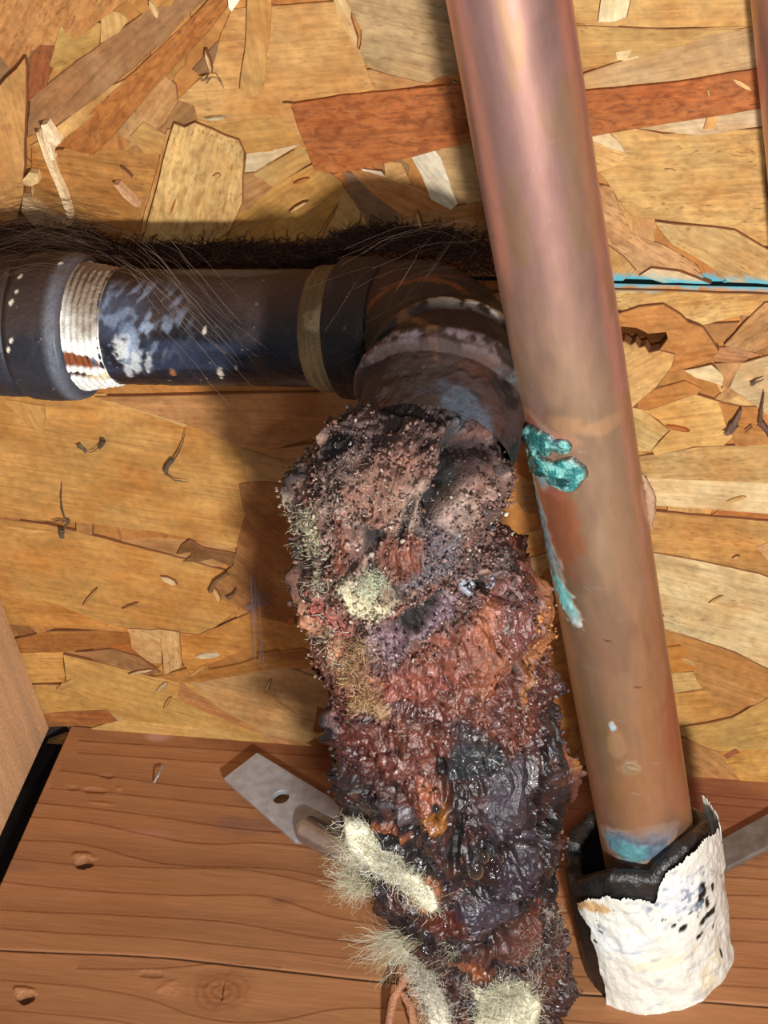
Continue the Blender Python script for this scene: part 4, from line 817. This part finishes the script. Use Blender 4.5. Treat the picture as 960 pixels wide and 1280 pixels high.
ztop = np.interp(TH, topw[:, 0], topw[:, 1])+(vnoise(np.stack([TH*90, TH*0, TH*0], -1))-.5)*.0014
ZZ = -.001+(ztop+.001)*zz
wr = (fbm(np.stack([TH*3.2, ZZ*90+TH*1.3, TH*0], -1), 4)-.5)*.0026+(ridged(np.stack([TH*5, ZZ*160-TH*2, TH*0+4], -1), 3)-.5)*.0005
peel = sst(.55, 1.0, zz)*sst(-.95, -.3, TH)*.003
Rw = WR+wr+peel*.6+.0006*(1-zz)
Vw = np.stack([wx+np.cos(TH)*Rw, wy+np.sin(TH)*Rw, ZZ], -1)
Q = np.stack([TH*WR, ZZ, TH*0], -1); Cw = np.tile(lin((212, 210, 200)), (nz_, nt, 1))*(.90+.16*fbm(Q*200, 3))[..., None]
def wm(u, v, ru, rv, rag=.5, rs=500):
    a, z = cyl_hit(u, v, WR); d = np.sqrt(((TH-a)*WR/ru)**2+((ZZ-z)/rv)**2)+(fbm(Q*rs+u, 3)-.5)*rag*2; return sst(1.25, .8, d)[..., None]
for (u, v, a, b, c, am) in ((745,1133,.0040,.0028,(190,150,96),.9), (728,1128,.002,.003,(170,130,84),.9), (885,1225,.004,.008,(206,190,150),.6), (840,1200,.010,.002,(210,196,160),.5), (850,1120,.008,.008,(200,210,224),.5), (780,1180,.010,.006,(206,214,224),.4), (895,1190,.003,.006,(210,196,160),.5)):
    q = wm(u, v, a, b, .7, 260)*am; Cw = Cw*(1-q)+lin(c)*q
holes = ((876,1112,.0016,.0034),(874,1125,.0015,.002),(888,1108,.0009,.002),(882,1128,.0010,.0026),(887,1140,.0028,.0018),(880,1148,.0024,.0016),(853,1159,.0018,.0012),(874,1167,.0018,.0011),(842,1156,.0010,.0008),(893,1086,.0007,.0014),(871,1130,.0009,.0006),(891,1157,.0007,.0012),(900,1190,.0008,.002),(862,1140,.0012,.0004),(900,1098,.0018,.0012),(830,1150,.0012,.0003),(896,1072,.0005,.0010),(903,1106,.0014,.0006),(751,1165,.0012,.0006),(745,1175,.0008,.0008))
for (u, v, a, b) in holes:
    q = wm(u, v, a, b, .45, 700); Cw = Cw*(1-q)+lin((14, 15, 14))*q; Vw = Vw-q*np.stack([np.cos(TH), np.sin(TH), TH*0], -1)*.0003
sm = sst(.62, .72, fbm(Q*480+3, 3))[..., None]*wm(860, 1125, .012, .012, .4, 200)*.75; Cw = Cw*(1-sm)+lin((92, 104, 128))*sm
sm = sst(.66, .76, fbm(Q*np.array([200, 420, 1])+8, 3))[..., None]*.45; Cw = Cw*(1-sm)+lin((130, 140, 156))*sm
wf = mesh_np('white_facing', Vw.reshape(-1, 3), gridfaces(nz_, nt), M_FILM, wrap, True, np.clip(Cw, 0, 1).reshape(-1, 3), np.full(nz_*nt, .45), np.zeros(nz_*nt), label='torn white film facing with black pinholes')
so = wf.modifiers.new('thickness', 'SOLIDIFY'); so.thickness = .00025; so.offset = 0
# black bitumen core: a wall with thickness and a rolled ragged rim, seen at the top and at the left tear
na = 360; A = np.linspace(-math.pi, math.pi, na, endpoint=False)
zt = np.interp(A, topb[:, 0], topb[:, 1], left=topb[0, 1], right=topb[-1, 1]); back = sst(topb[-1, 0], topb[-1, 0]+.9, A); zt = zt*(1-back)+topb[0, 1]*back
lf = sst(topb[0, 0], topb[0, 0]-.5, A); zt = zt-.004*lf
prof = [(1.0, 0)]+[(1.0, k) for k in np.linspace(.1, .93, 22)]
rows = []
for (rf, zf) in prof: rows.append((np.full(na, WR-.0009), zt*zf-.001))
for k in np.linspace(0, math.pi, 12): rows.append((np.full(na, WR-.0009-.0026*(1-np.cos(k))), zt*.93+.0026*np.sin(k)))
for k in np.linspace(.93, 0, 12): rows.append((np.full(na, WR-.0061), zt*k-.001))
Rb = np.array([r for r, z in rows]); Zb = np.array([z for r, z in rows]); Ab = np.tile(A, (len(rows), 1))
Qb = np.stack([np.cos(Ab)*Rb, np.sin(Ab)*Rb, Zb], -1); dr = (fbm(Qb*350, 4)-.5)*.0016; Rb = Rb+dr-.0003
Vb = np.stack([wx+np.cos(Ab)*Rb, wy+np.sin(Ab)*Rb, Zb+dr*.6], -1)
Cb = lin((24, 23, 23))*(.6+.9*fbm(Qb*220, 3))[..., None]
mesh_np('bitumen_core', Vb.reshape(-1, 3), gridfaces(len(rows), na, True), M_RUST, wrap, True, Cb.reshape(-1, 3), np.full(Vb.shape[0]*na, .42), np.zeros(Vb.shape[0]*na), label='black bitumen layer under the film')

# ================================================================== metal pipe strap: left tail with hole and pressed stud, and the right end
def steel_mat():
    t = NT('galvanised_steel'); tc = t.n('ShaderNodeTexCoord').outputs['Object']
    nz = t.n('ShaderNodeTexNoise', i_0=tc); nz.inputs['Scale'].default_value = 260; nz.inputs['Detail'].default_value = 5
    r = t.n('ShaderNodeValToRGB', i_0=nz.outputs[0]); r.color_ramp.elements[0].position = .3; r.color_ramp.elements[0].color = (.34, .35, .37, 1); r.color_ramp.elements[1].position = .75; r.color_ramp.elements[1].color = (.52, .53, .56, 1)
    t.l(r.outputs[0], t.b.inputs['Base Color']); t.b.inputs['Metallic'].default_value = .4; t.l(t.mapr(nz.outputs[0], .3, .7, .38, .58), t.b.inputs['Roughness']); t.bump(nz.outputs[0], .0001, .5); return t.m
M_STEEL = steel_mat()
def plate_mesh(corners, z0, thick, hole=None):
    """flat quad plate with a round hole, given its corner points (u,v); corners run round"""
    q = np.array([flo(u, v, z0) for u, v in corners])[:, :2]
    if hole is None:
        n = len(q); V = np.vstack([np.c_[q, np.full(n, z0)], np.c_[q, np.full(n, z0-thick)]])
        return V, [tuple(range(n)), tuple(range(2*n-1, n-1, -1))]+[(i, n+i, n+(i+1) % n, (i+1) % n) for i in range(n)]
    hc = flo(hole[0], hole[1], z0)[:2]; hr = hole[2]; K = 48; out = []; inn = []
    for k in range(K):
        a = 2*math.pi*k/K; d = np.array([math.cos(a), math.sin(a)]); best = 9
        for i in range(len(q)):
            p, r = q[i]-hc, q[(i+1) % len(q)]-q[i]; den = d[0]*r[1]-d[1]*r[0]
            if abs(den) < 1e-12: continue
            t = (p[0]*r[1]-p[1]*r[0])/den; s = (p[0]*d[1]-p[1]*d[0])/den
            if t > 0 and -1e-6 <= s <= 1+1e-6: best = min(best, t)
        out.append(hc+d*best); inn.append(hc+d*hr)
    # snap nearest ring points onto the corners
    for c in q:
        j = min(range(K), key=lambda i: np.linalg.norm(out[i]-c)); out[j] = c
    out, inn = np.array(out), np.array(inn); V = np.vstack([np.c_[out, np.full(K, z0)], np.c_[inn, np.full(K, z0)], np.c_[out, np.full(K, z0-thick)], np.c_[inn, np.full(K, z0-thick)]])
    Fc = []
    for i in range(K):
        j = (i+1) % K; Fc += [(i, j, K+j, K+i), (2*K+j, 2*K+i, 3*K+i, 3*K+j), (j, i, 2*K+i, 2*K+j), (K+i, K+j, 3*K+j, 3*K+i)]
    return V, Fc
strap = empty('metal_strap', flo(350, 995), label='grey steel strap with a round hole and pressed tube end, left of the rusted pipe', category='strap')
V, Fc = plate_mesh([(279,972),(321,940),(425,1003),(425,1052),(368,1050)], .0045, .0022, (351, 996, .0028))
o = mesh_np('plate', V, Fc, M_STEEL, strap, False); b = o.modifiers.new('bevel', 'BEVEL'); b.width = .0004; b.segments = 2
M_BRIGHT = M_STEEL.copy(); _b = M_BRIGHT.node_tree.nodes['Principled BSDF']; _b.inputs['Metallic'].default_value = .85
for l_ in list(M_BRIGHT.node_tree.links):
    if l_.to_socket == _b.inputs['Roughness']: M_BRIGHT.node_tree.links.remove(l_)
_b.inputs['Roughness'].default_value = .27
# pressed half-round stub growing out of the plate
a, b_ = flo(372, 1030, .0055), flo(452, 1074, .0060)
n = 60; q = np.linspace(0, 1, n); st = Tube(a+(b_-a)*q[:, None], .0046*sst(-.05, .16, q)+.0004, nv=48); V = st.V.reshape(-1, 3)
mesh_np('pressed_tube', np.vstack([V, st.pts[:1], st.pts[-1:]]), [tuple(x) for x in gridfaces(n, 48, True).tolist()]+[((j+1) % 48, j, n*48) for j in range(48)]+[((n-1)*48+j, (n-1)*48+(j+1) % 48, n*48+1) for j in range(48)], M_BRIGHT, strap, True)
st2 = empty('metal_strap', flo(935, 1060), label='dull grey steel strap end lying right of the white-faced wrap', category='strap')
M_DULL = M_STEEL.copy(); _r = [q for q in M_DULL.node_tree.nodes if q.type == 'VALTORGB'][0]; _r.color_ramp.elements[0].color = (.13, .11, .095, 1); _r.color_ramp.elements[1].color = (.23, .20, .18, 1)
V, Fc = plate_mesh([(902,1048),(975,1008),(975,1050),(902,1088)], .003, .002); o = mesh_np('plate', V, Fc, M_DULL, st2, False); b = o.modifiers.new('bevel', 'BEVEL'); b.width = .0004; b.segments = 2

# ================================================================== glass-fibre tufts, webs, debris
def tuft(name, spots, n, length, drift, cols, label, cat='insulation', curl=.5, rad=.00007, lift=.0015, on=None, parent=None, group=None, spreadn=.75):
    """fine matted fibres growing from surface spots (u, v, spread px)"""
    cur = []; K = 7
    for i in range(n):
        u, v, sp = random.choice(spots); uu, vv = u+random.gauss(0, sp*.55), v+random.gauss(0, sp*.55)
        p, nn = (on or surf)(uu, vv); p = np.array(p)+np.array(nn)*random.uniform(0, lift)
        d = unit(np.array(drift)+RNG.normal(0, spreadn, 3)+np.array(nn)*.25); L = length*random.uniform(.35, 1.2); pts = [p]
        for k in range(K-1):
            d = unit(d+RNG.normal(0, curl*.6, 3)); pts.append(pts[-1]+d*L/(K-1))
        cur.append(pts)
    cur = np.array(cur); rr = rad*np.linspace(1.1, .5, K)[None, :]*RNG.uniform(.6, 1.4, (n, 1)); V, Fc = tubes_mesh(cur, rr)
    c = lin(cols)[RNG.integers(0, len(cols), n)]*RNG.uniform(.7, 1.1, (n, 1)); C = np.repeat(c, K*3, 0)
    pr = dict(label=label)
    if parent is None: pr['category'] = cat
    if group: pr['group'] = group
    return mesh_np(name, V, Fc, M_FIBRE, parent, True, np.clip(C, 0, 1), np.full(len(V), .6), np.zeros(len(V)), **pr)
CR = [(226, 220, 190), (206, 198, 160), (186, 176, 140), (232, 230, 214), (170, 150, 116)]
GY = [(176, 168, 140), (140, 130, 110), (206, 200, 180), (120, 106, 90)]
left_ = R@np.array([-1, .15, -.1]); dn_ = R@np.array([.4, 1, -.2])
def mat_lump(name, outline, depth, cols, label, seed):
    """soft wad: a puffy mat following an outline, its fibres combed over it"""
    pts = [surf(u, v)[0] for u, v in outline]; dd = [proj(p)[2] for p in pts]; dm = np.median(dd)-.002
    P = np.array([CAM+ray(u, v)*dm for u, v in outline]); c = P.mean(0); vd = unit(CAM-c); N_ = 90; M_ = 26
    s = np.linspace(0, 1, N_, endpoint=False)*len(P); i = s.astype(int); f = (s-i)[:, None]; ring = P[i % len(P)]*(1-f)+P[(i+1) % len(P)]*f
    rows = []
    for k in np.linspace(0, 1, M_):
        z = depth*(1-k**2)**.5; rows.append(c+(ring-c)*k+vd*z)
    for k in np.linspace(.95, .0, 8): rows.append(c+(ring-c)*k-vd*depth*.5*(1-k**2)**.5)
    V = np.array(rows); nz = fbm(V*260+seed, 4)-.5; V = V+vd*(nz*.0032)[..., None]
    edge = (fbm(V*500+seed*2, 3)-.5)*.0025; V = V+(V-c)/(np.linalg.norm(V-c, axis=2)[..., None]+1e-6)*edge[..., None]
    g = fbm(V*600, 3)[..., None]; C = (lin(cols[0])*(1-g)+lin(cols[1])*g)*(.45+.9*fbm(V*260+seed, 3)[..., None])
    lump_V, lump_F = V.reshape(-1, 3), gridfaces(len(rows), N_, True)
    n = 2600; K = 7; cur = []
    W = V[:M_].reshape(-1, 3); nn = len(W)
    along = unit(P[len(P)//3]-P[0])
    for q in range(n):
        p = W[RNG.integers(0, nn)]+vd*random.uniform(-.0004, .0008); d = unit(along*random.choice((-1, 1))+RNG.normal(0, .8, 3)+left_*.15-vd*.25); L = random.uniform(.002, .0075); l = [p]
        for k in range(K-1): d = unit(d+RNG.normal(0, .45, 3)-vd*.12); l.append(l[-1]+d*L/(K-1))
        cur.append(l)
    fv, ff = tubes_mesh(np.array(cur), .000045*RNG.uniform(.6, 1.5, (n, 1))*np.ones((1, K)))
    fc = np.repeat(lin(cols)[RNG.integers(0, len(cols), n)]*RNG.uniform(.75, 1.1, (n, 1)), K*3, 0)
    VV = np.vstack([lump_V, fv]); return mesh_np(name, VV, np.vstack([lump_F, ff+len(lump_V)]), M_FIBRE, None, True, np.clip(np.vstack([C.reshape(-1, 3), fc]), 0, 1), np.full(len(VV), .75), np.zeros(len(VV)), label=label, category='insulation')
mat_lump('insulation_wad', [(428,1018),(448,1022),(470,1036),(492,1062),(520,1082),(540,1108),(548,1135),(538,1142),(520,1125),(500,1100),(480,1090),(455,1080),(432,1062)], .004, [(206, 200, 168), (228, 224, 200), (190, 180, 146), (236, 234, 222)], 'largest cream fibreglass wad, clinging to the left flank of the rusted pipe', 1)
mat_lump('insulation_wad', [(486,1162),(505,1158),(522,1172),(536,1196),(548,1225),(562,1262),(566,1290),(540,1290),(528,1250),(516,1210),(500,1185)], .003, [(186, 176, 154), (206, 200, 184), (164, 146, 120), (226, 222, 208)], 'thin whitish fibreglass wad trailing down the left side below the largest one', 2)
mat_lump('insulation_wad', [(580,1225),(610,1208),(645,1205),(668,1222),(676,1250),(672,1290),(620,1295),(590,1290),(600,1258)], .004, [(196, 190, 160), (214, 208, 180), (176, 168, 136), (226, 224, 206)], 'pale greenish fibreglass wad on the front of the pipe at the bottom edge', 3)
tuft('fibre_fringe', [(385,650,14),(392,690,18),(400,730,18),(410,790,20),(430,830,18)], 800, .0030, left_*.3, [(206,202,176),(160,150,120),(110,90,72)], 'fine pale fibres bristling from the left side of the rust', parent=iron)
tuft('fibre_fringe', [(462,735,14),(470,725,12)], 700, .0028, dn_*.1, [(216,216,186),(196,200,160),(232,232,210)], 'matted pale green fibres in the round knob', parent=iron, curl=1.2, rad=.00006)
tuft('fibre_fringe', [(440,840,16),(462,870,18),(450,810,16)], 700, .0042, left_*.2+dn_*.4, [(170,130,84),(196,164,116),(130,86,56)], 'straw coloured fibres stuck in the red rust', parent=iron, curl=.8)
tuft('fibre_fringe', [(640,1230,20),(665,1190,20),(690,1150,16),(560,1190,22)], 500, .004, dn_*.1, GY, 'grey fibres among the lower rust', parent=iron, curl=.8, rad=.00005)
tuft('fibre_fringe', [(450,600,40),(420,640,25),(500,640,30)], 700, .0016, left_*.1, [(206,198,176),(170,150,130),(140,110,96)], 'short bristly fibres on the crumbly head', parent=iron, curl=.9, rad=.00006, lift=.002)
tuft('fibre_wisp', [(440,1095,18),(450,1060,16),(455,1100,14)], 900, .011, left_*1.0+dn_*.25, CR, 'hairy wisp of fibres fanning left from the largest cream wad', curl=.9, rad=.00004, spreadn=.5)
tuft('fibre_wisp', [(505,1170,10),(515,1180,10),(495,1168,8)], 360, .015, left_*1.2+dn_*.35, CR, 'white wisp of fibres pointing left over the board, below the hairy fan', curl=.45, rad=.00004, spreadn=.22)
# bark-like curled strips at the foot
bk = []
for (pl, wd) in (([(520,1205),(505,1225),(492,1248),(484,1290)], 1.0), ([(500,1240),(512,1255),(520,1290)], 1.0), ([(540,1195),(515,1212),(502,1235)], .8)):
    L = resample(np.array([flo(u, v, .012-.00010*(v-1200)) for u, v in pl]), 10); bk.append((L, wd*.001))
VV, FF, n = [], [], 0
for L, wd in bk:
    v, f = tubes_mesh([L], wd*(1+.4*np.sin(np.linspace(0, 3, 10)))[None, :], 7); v = v+((fbm(v*600, 2)-.5)*.001)[:, None]; VV.append(v); FF.append(f+n); n += len(v)
V = np.vstack(VV); mesh_np('bark_curl', V, np.vstack(FF), M_RUST, None, True, lin((170, 116, 84))*(.6+.8*fbm(V*400, 3))[:, None], np.full(len(V), .7), np.zeros(len(V)), label='curled brown bark shreds on the board at the foot of the rusted pipe', category='debris')

def on_wall(y=-.0025): return lambda u, v: (wall(u, v, y), np.array([0, -1, 0]))
# dusty hair and webs above the fittings
def web(lines, n, label, spread=4, cols=((60, 44, 34), (96, 78, 62)), rad=.00004, yd=-.02):
    cur = []
    for i in range(n):
        l = random.choice(lines); K = 9; P = resample(np.array([wall(u, v, y) for u, v, y in l]), K); off = RNG.normal(0, spread*.00022, 3); P = P+off+np.cumsum(RNG.normal(0, .0004, (K, 3)), 0); cur.append(P)
    V, Fc = tubes_mesh(np.array(cur), rad*RNG.uniform(.5, 1.4, (n, 1))*np.ones((1, 9))); C = np.repeat(lin(cols)[RNG.integers(0, len(cols), n)], 27, 0)
    return mesh_np('cobweb', V, Fc, M_FIBRE, None, True, C, np.full(len(V), .6), np.zeros(len(V)), label=label, category='cobweb')
web([[(-20,300,-.012),(60,285,-.012),(118,300,-.014)], [(-20,320,-.014),(60,300,-.02),(120,318,-.016)], [(30,290,-.01),(80,300,-.016),(120,322,-.02)], [(-10,330,-.03),(60,312,-.04),(100,320,-.045)]], 260, 'dark dusty hair bedded on top of the coupling at the left', 26)
web([[(165,325,-.045),(190,335,-.048),(250,400,-.052),(300,440,-.054)], [(170,320,-.045),(220,345,-.052),(260,400,-.056)], [(180,330,-.05),(200,345,-.054),(290,450,-.056)]], 30, 'thin pale cobweb threads crossing the black pipe right of the sealant', 30, ((150, 130, 110), (110, 92, 78)), .00003)
web([[(440,340,-.058),(500,310,-.05),(580,300,-.03),(625,330,-.03)], [(480,390,-.058),(520,330,-.055),(560,290,-.01)]], 22, 'thin threads over the dark elbow', 26, ((120, 100, 84), (84, 66, 50)), .00003)
tuft('cobweb', [(320,742,9),(318,755,6),(326,750,10)], 150, .004, (0, -.1, -.5), [(150,150,164),(120,124,146)], 'small bluish cobweb tuft on the strand board left of the rust', 'cobweb', 1.0, .00004, .001, on_wall())
web([[(318,720,-.004),(322,780,-.004),(328,830,-.004)]], 9, 'faint bluish thread hanging below the cobweb tuft', 6, ((170, 160, 170), (130, 126, 146)), .00005)
web([[(338,862,-.003),(345,876,-.004),(370,893,-.003)]], 5, 'short grey thread curled low on the strand board', 4, ((130, 116, 104), (110, 98, 90)), .00006)

# felted dust, coloured dark and laid to deepen the level pipe's shadow band
cur = []
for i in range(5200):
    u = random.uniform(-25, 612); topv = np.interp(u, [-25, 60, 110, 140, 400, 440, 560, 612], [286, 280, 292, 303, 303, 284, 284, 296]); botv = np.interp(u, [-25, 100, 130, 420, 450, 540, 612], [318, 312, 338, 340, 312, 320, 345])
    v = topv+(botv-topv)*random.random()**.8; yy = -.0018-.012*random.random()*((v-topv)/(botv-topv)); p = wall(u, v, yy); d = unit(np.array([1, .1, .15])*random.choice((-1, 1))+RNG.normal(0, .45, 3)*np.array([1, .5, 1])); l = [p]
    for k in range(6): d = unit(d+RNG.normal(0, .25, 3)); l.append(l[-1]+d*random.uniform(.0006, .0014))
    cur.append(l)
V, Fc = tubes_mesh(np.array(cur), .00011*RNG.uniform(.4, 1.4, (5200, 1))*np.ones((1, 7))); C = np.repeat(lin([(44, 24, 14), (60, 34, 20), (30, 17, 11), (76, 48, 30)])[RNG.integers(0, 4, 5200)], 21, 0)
mesh_np('shadow_dust_felt', V, Fc, M_FIBRE, None, True, C, np.full(len(V), .9), np.zeros(len(V)), label='dark brown felted dust added to deepen the shadow between the level pipe and the board', category='dust', kind='stuff')

def debris(name, strokes, label, col=(84, 70, 56)):
    """bits of dry plant: strokes [(points, radius start mm, radius end mm)] lying on the wall"""
    VV, FF, n = [], [], 0
    for pts, r0, r1 in strokes:
        P = resample(np.array([wall(u, v, -.0026-.0003*k) for k, (u, v) in enumerate(pts)]), 10); v, f = tubes_mesh([P], np.linspace(r0, r1, 10)[None, :]*.001, 8)
        v[:, 1] = (v[:, 1]+.0028)*.5-.0028; v = v+((fbm(v*1200, 2)-.5)*.0004)[:, None]; VV.append(v); FF.append(f+n); n += len(v)
    V = np.vstack(VV); mesh_np(name, V, np.vstack(FF), M_PAINT, None, True, lin(col)*(.6+.8*fbm(V*900, 2))[:, None], np.full(len(V), .7), np.zeros(len(V)), label=label, category='debris')
debris('plant_scrap', [([(98,556),(103,561),(108,566)], 1.0, .5), ([(103,560),(112,566),(118,564),(125,556)], .15, .12), ([(124,560),(128,555),(129,551)], .5, .9)], 'small crescent-shaped dry scrap on the board under the coupling')
debris('plant_scrap', [([(232,537),(229,552),(222,568),(215,578)], .1, .35), ([(216,574),(208,584),(207,594)], .8, .6), ([(207,592),(218,600),(235,603)], .4, .1), ([(207,582),(205,590)], .4, .4)], 'thin forked dry scrap on the board below the level pipe')
debris('plant_scrap', [([(78,602),(76,620),(78,640),(81,650)], .1, .4), ([(66,651),(75,650),(82,652),(87,650),(84,656),(80,660)], .3, .45), ([(77,661),(77,672)], 1.1, .9)], 'dry scrap with a long tail and a dark blob, left on the board')
debris('plant_scrap', [([(927,511),(922,522),(917,532)], .3, 1.0), ([(918,530),(912,540),(906,544)], 1.5, .8)], 'brown seed-like husk stuck on the board right of the copper pipe', (96, 72, 60))
debris('plant_scrap', [([(955,490),(952,510),(950,530)], .2, .7), ([(950,528),(957,536),(962,545)], 1.2, .8), ([(940,533),(932,540)], .3, .2)], 'dark thorny scrap at the right edge beside the husk', (84, 56, 42))
debris('plant_scrap', [([(939,481),(946,477),(954,475)], .6, .2)], 'tiny grey sliver on the board above the thorny scrap')
debris('plant_scrap', [([(262,740),(268,728),(280,720),(285,718)], .6, .5), ([(284,748),(292,744),(296,738)], .7, .3)], 'dark curled sliver edge on the board left of the rust', (110, 84, 54))
debris('plant_scrap', [([(258,104),(264,96),(272,98),(280,112)], .25, .15), ([(252,100),(262,98)], .5, .3)], 'small hooked scrap on the board near the top', (110, 84, 56))
def splinter(outline, h, col, label, ang, k):
    pts = [wall(u, v, -.002) for u, v in outline]; q = np.array(pts); n = len(q); V = np.vstack([q+[0, -h, 0], q+[0, .0012, 0]]); V[:n, 1] += RNG.uniform(-.0004, .0004, n)
    Fc = [tuple(range(n))[::-1], tuple(range(n, 2*n))]+[(i, (i+1) % n, n+(i+1) % n, n+i) for i in range(n)]
    mesh_np('wood_splinter', V, Fc, M_PAINT, None, False, np.tile(lin(col), (2*n, 1)), np.full(2*n, .7), np.zeros(2*n), label=label, category='splinter')
splinter([(46,163),(50,162),(58,176),(66,196),(74,220),(82,236),(88,254),(92,270),(86,269),(78,250),(72,232),(64,214),(55,190)], .0012, (224, 196, 152), 'long pale wood splinter standing off the board at the upper left', 0, 1)
splinter([(53,153),(61,151),(70,164),(78,174),(72,180),(64,172),(70,196),(66,196),(58,172)], .0016, (228, 204, 164), 'short pale splinter crossing the top of the long one', 0, 2)
splinter([(143,228),(150,228),(164,242),(176,256),(170,257),(156,245)], .001, (196, 152, 110), 'small pinkish splinter left of the cream speckled strand', 0, 3)
splinter([(286,-4),(302,-4),(291,12),(287,8)], .001, (232, 220, 196), 'white chip at the top edge of the board', 0, 4)
splinter([(29,223),(38,213),(48,214),(50,226),(40,230),(30,229)], .001, (214, 180, 124), 'rounded pale chip beside the long splinter', 0, 5)
splinter([(28,262),(30,243),(44,250),(64,266),(90,279),(70,284),(44,280)], .0012, (202, 168, 120), 'pale chip just above the hairy coupling', 0, 6)
# staple leg in the board
P = resample(np.array([flo(193, 978, .001), flo(198, 968, .004), flo(202, 958, .001)]), 8); v, f = tubes_mesh([P], np.full((1, 8), .0004), 8)
mesh_np('wire_staple', v, f, M_STEEL, None, True, label='tiny bright wire staple lying on the reddish board', category='staple')

GRP = {'insulation_wad': 'fibreglass wads on the rusted pipe', 'fibre_wisp': 'loose fibre wisps left of the rusted pipe', 'plant_scrap': 'dry scraps stuck on the strand board', 'cobweb': 'cobwebs and dust hairs',
       'copper_pipe': 'copper pipes', 'wood_splinter': 'loose splinters on the strand board', 'metal_strap': 'steel strap ends on the plank'}
for o in SC.objects:
    b = o.name.split('.')[0]
    if o.parent is None and b in GRP: o['group'] = GRP[b]
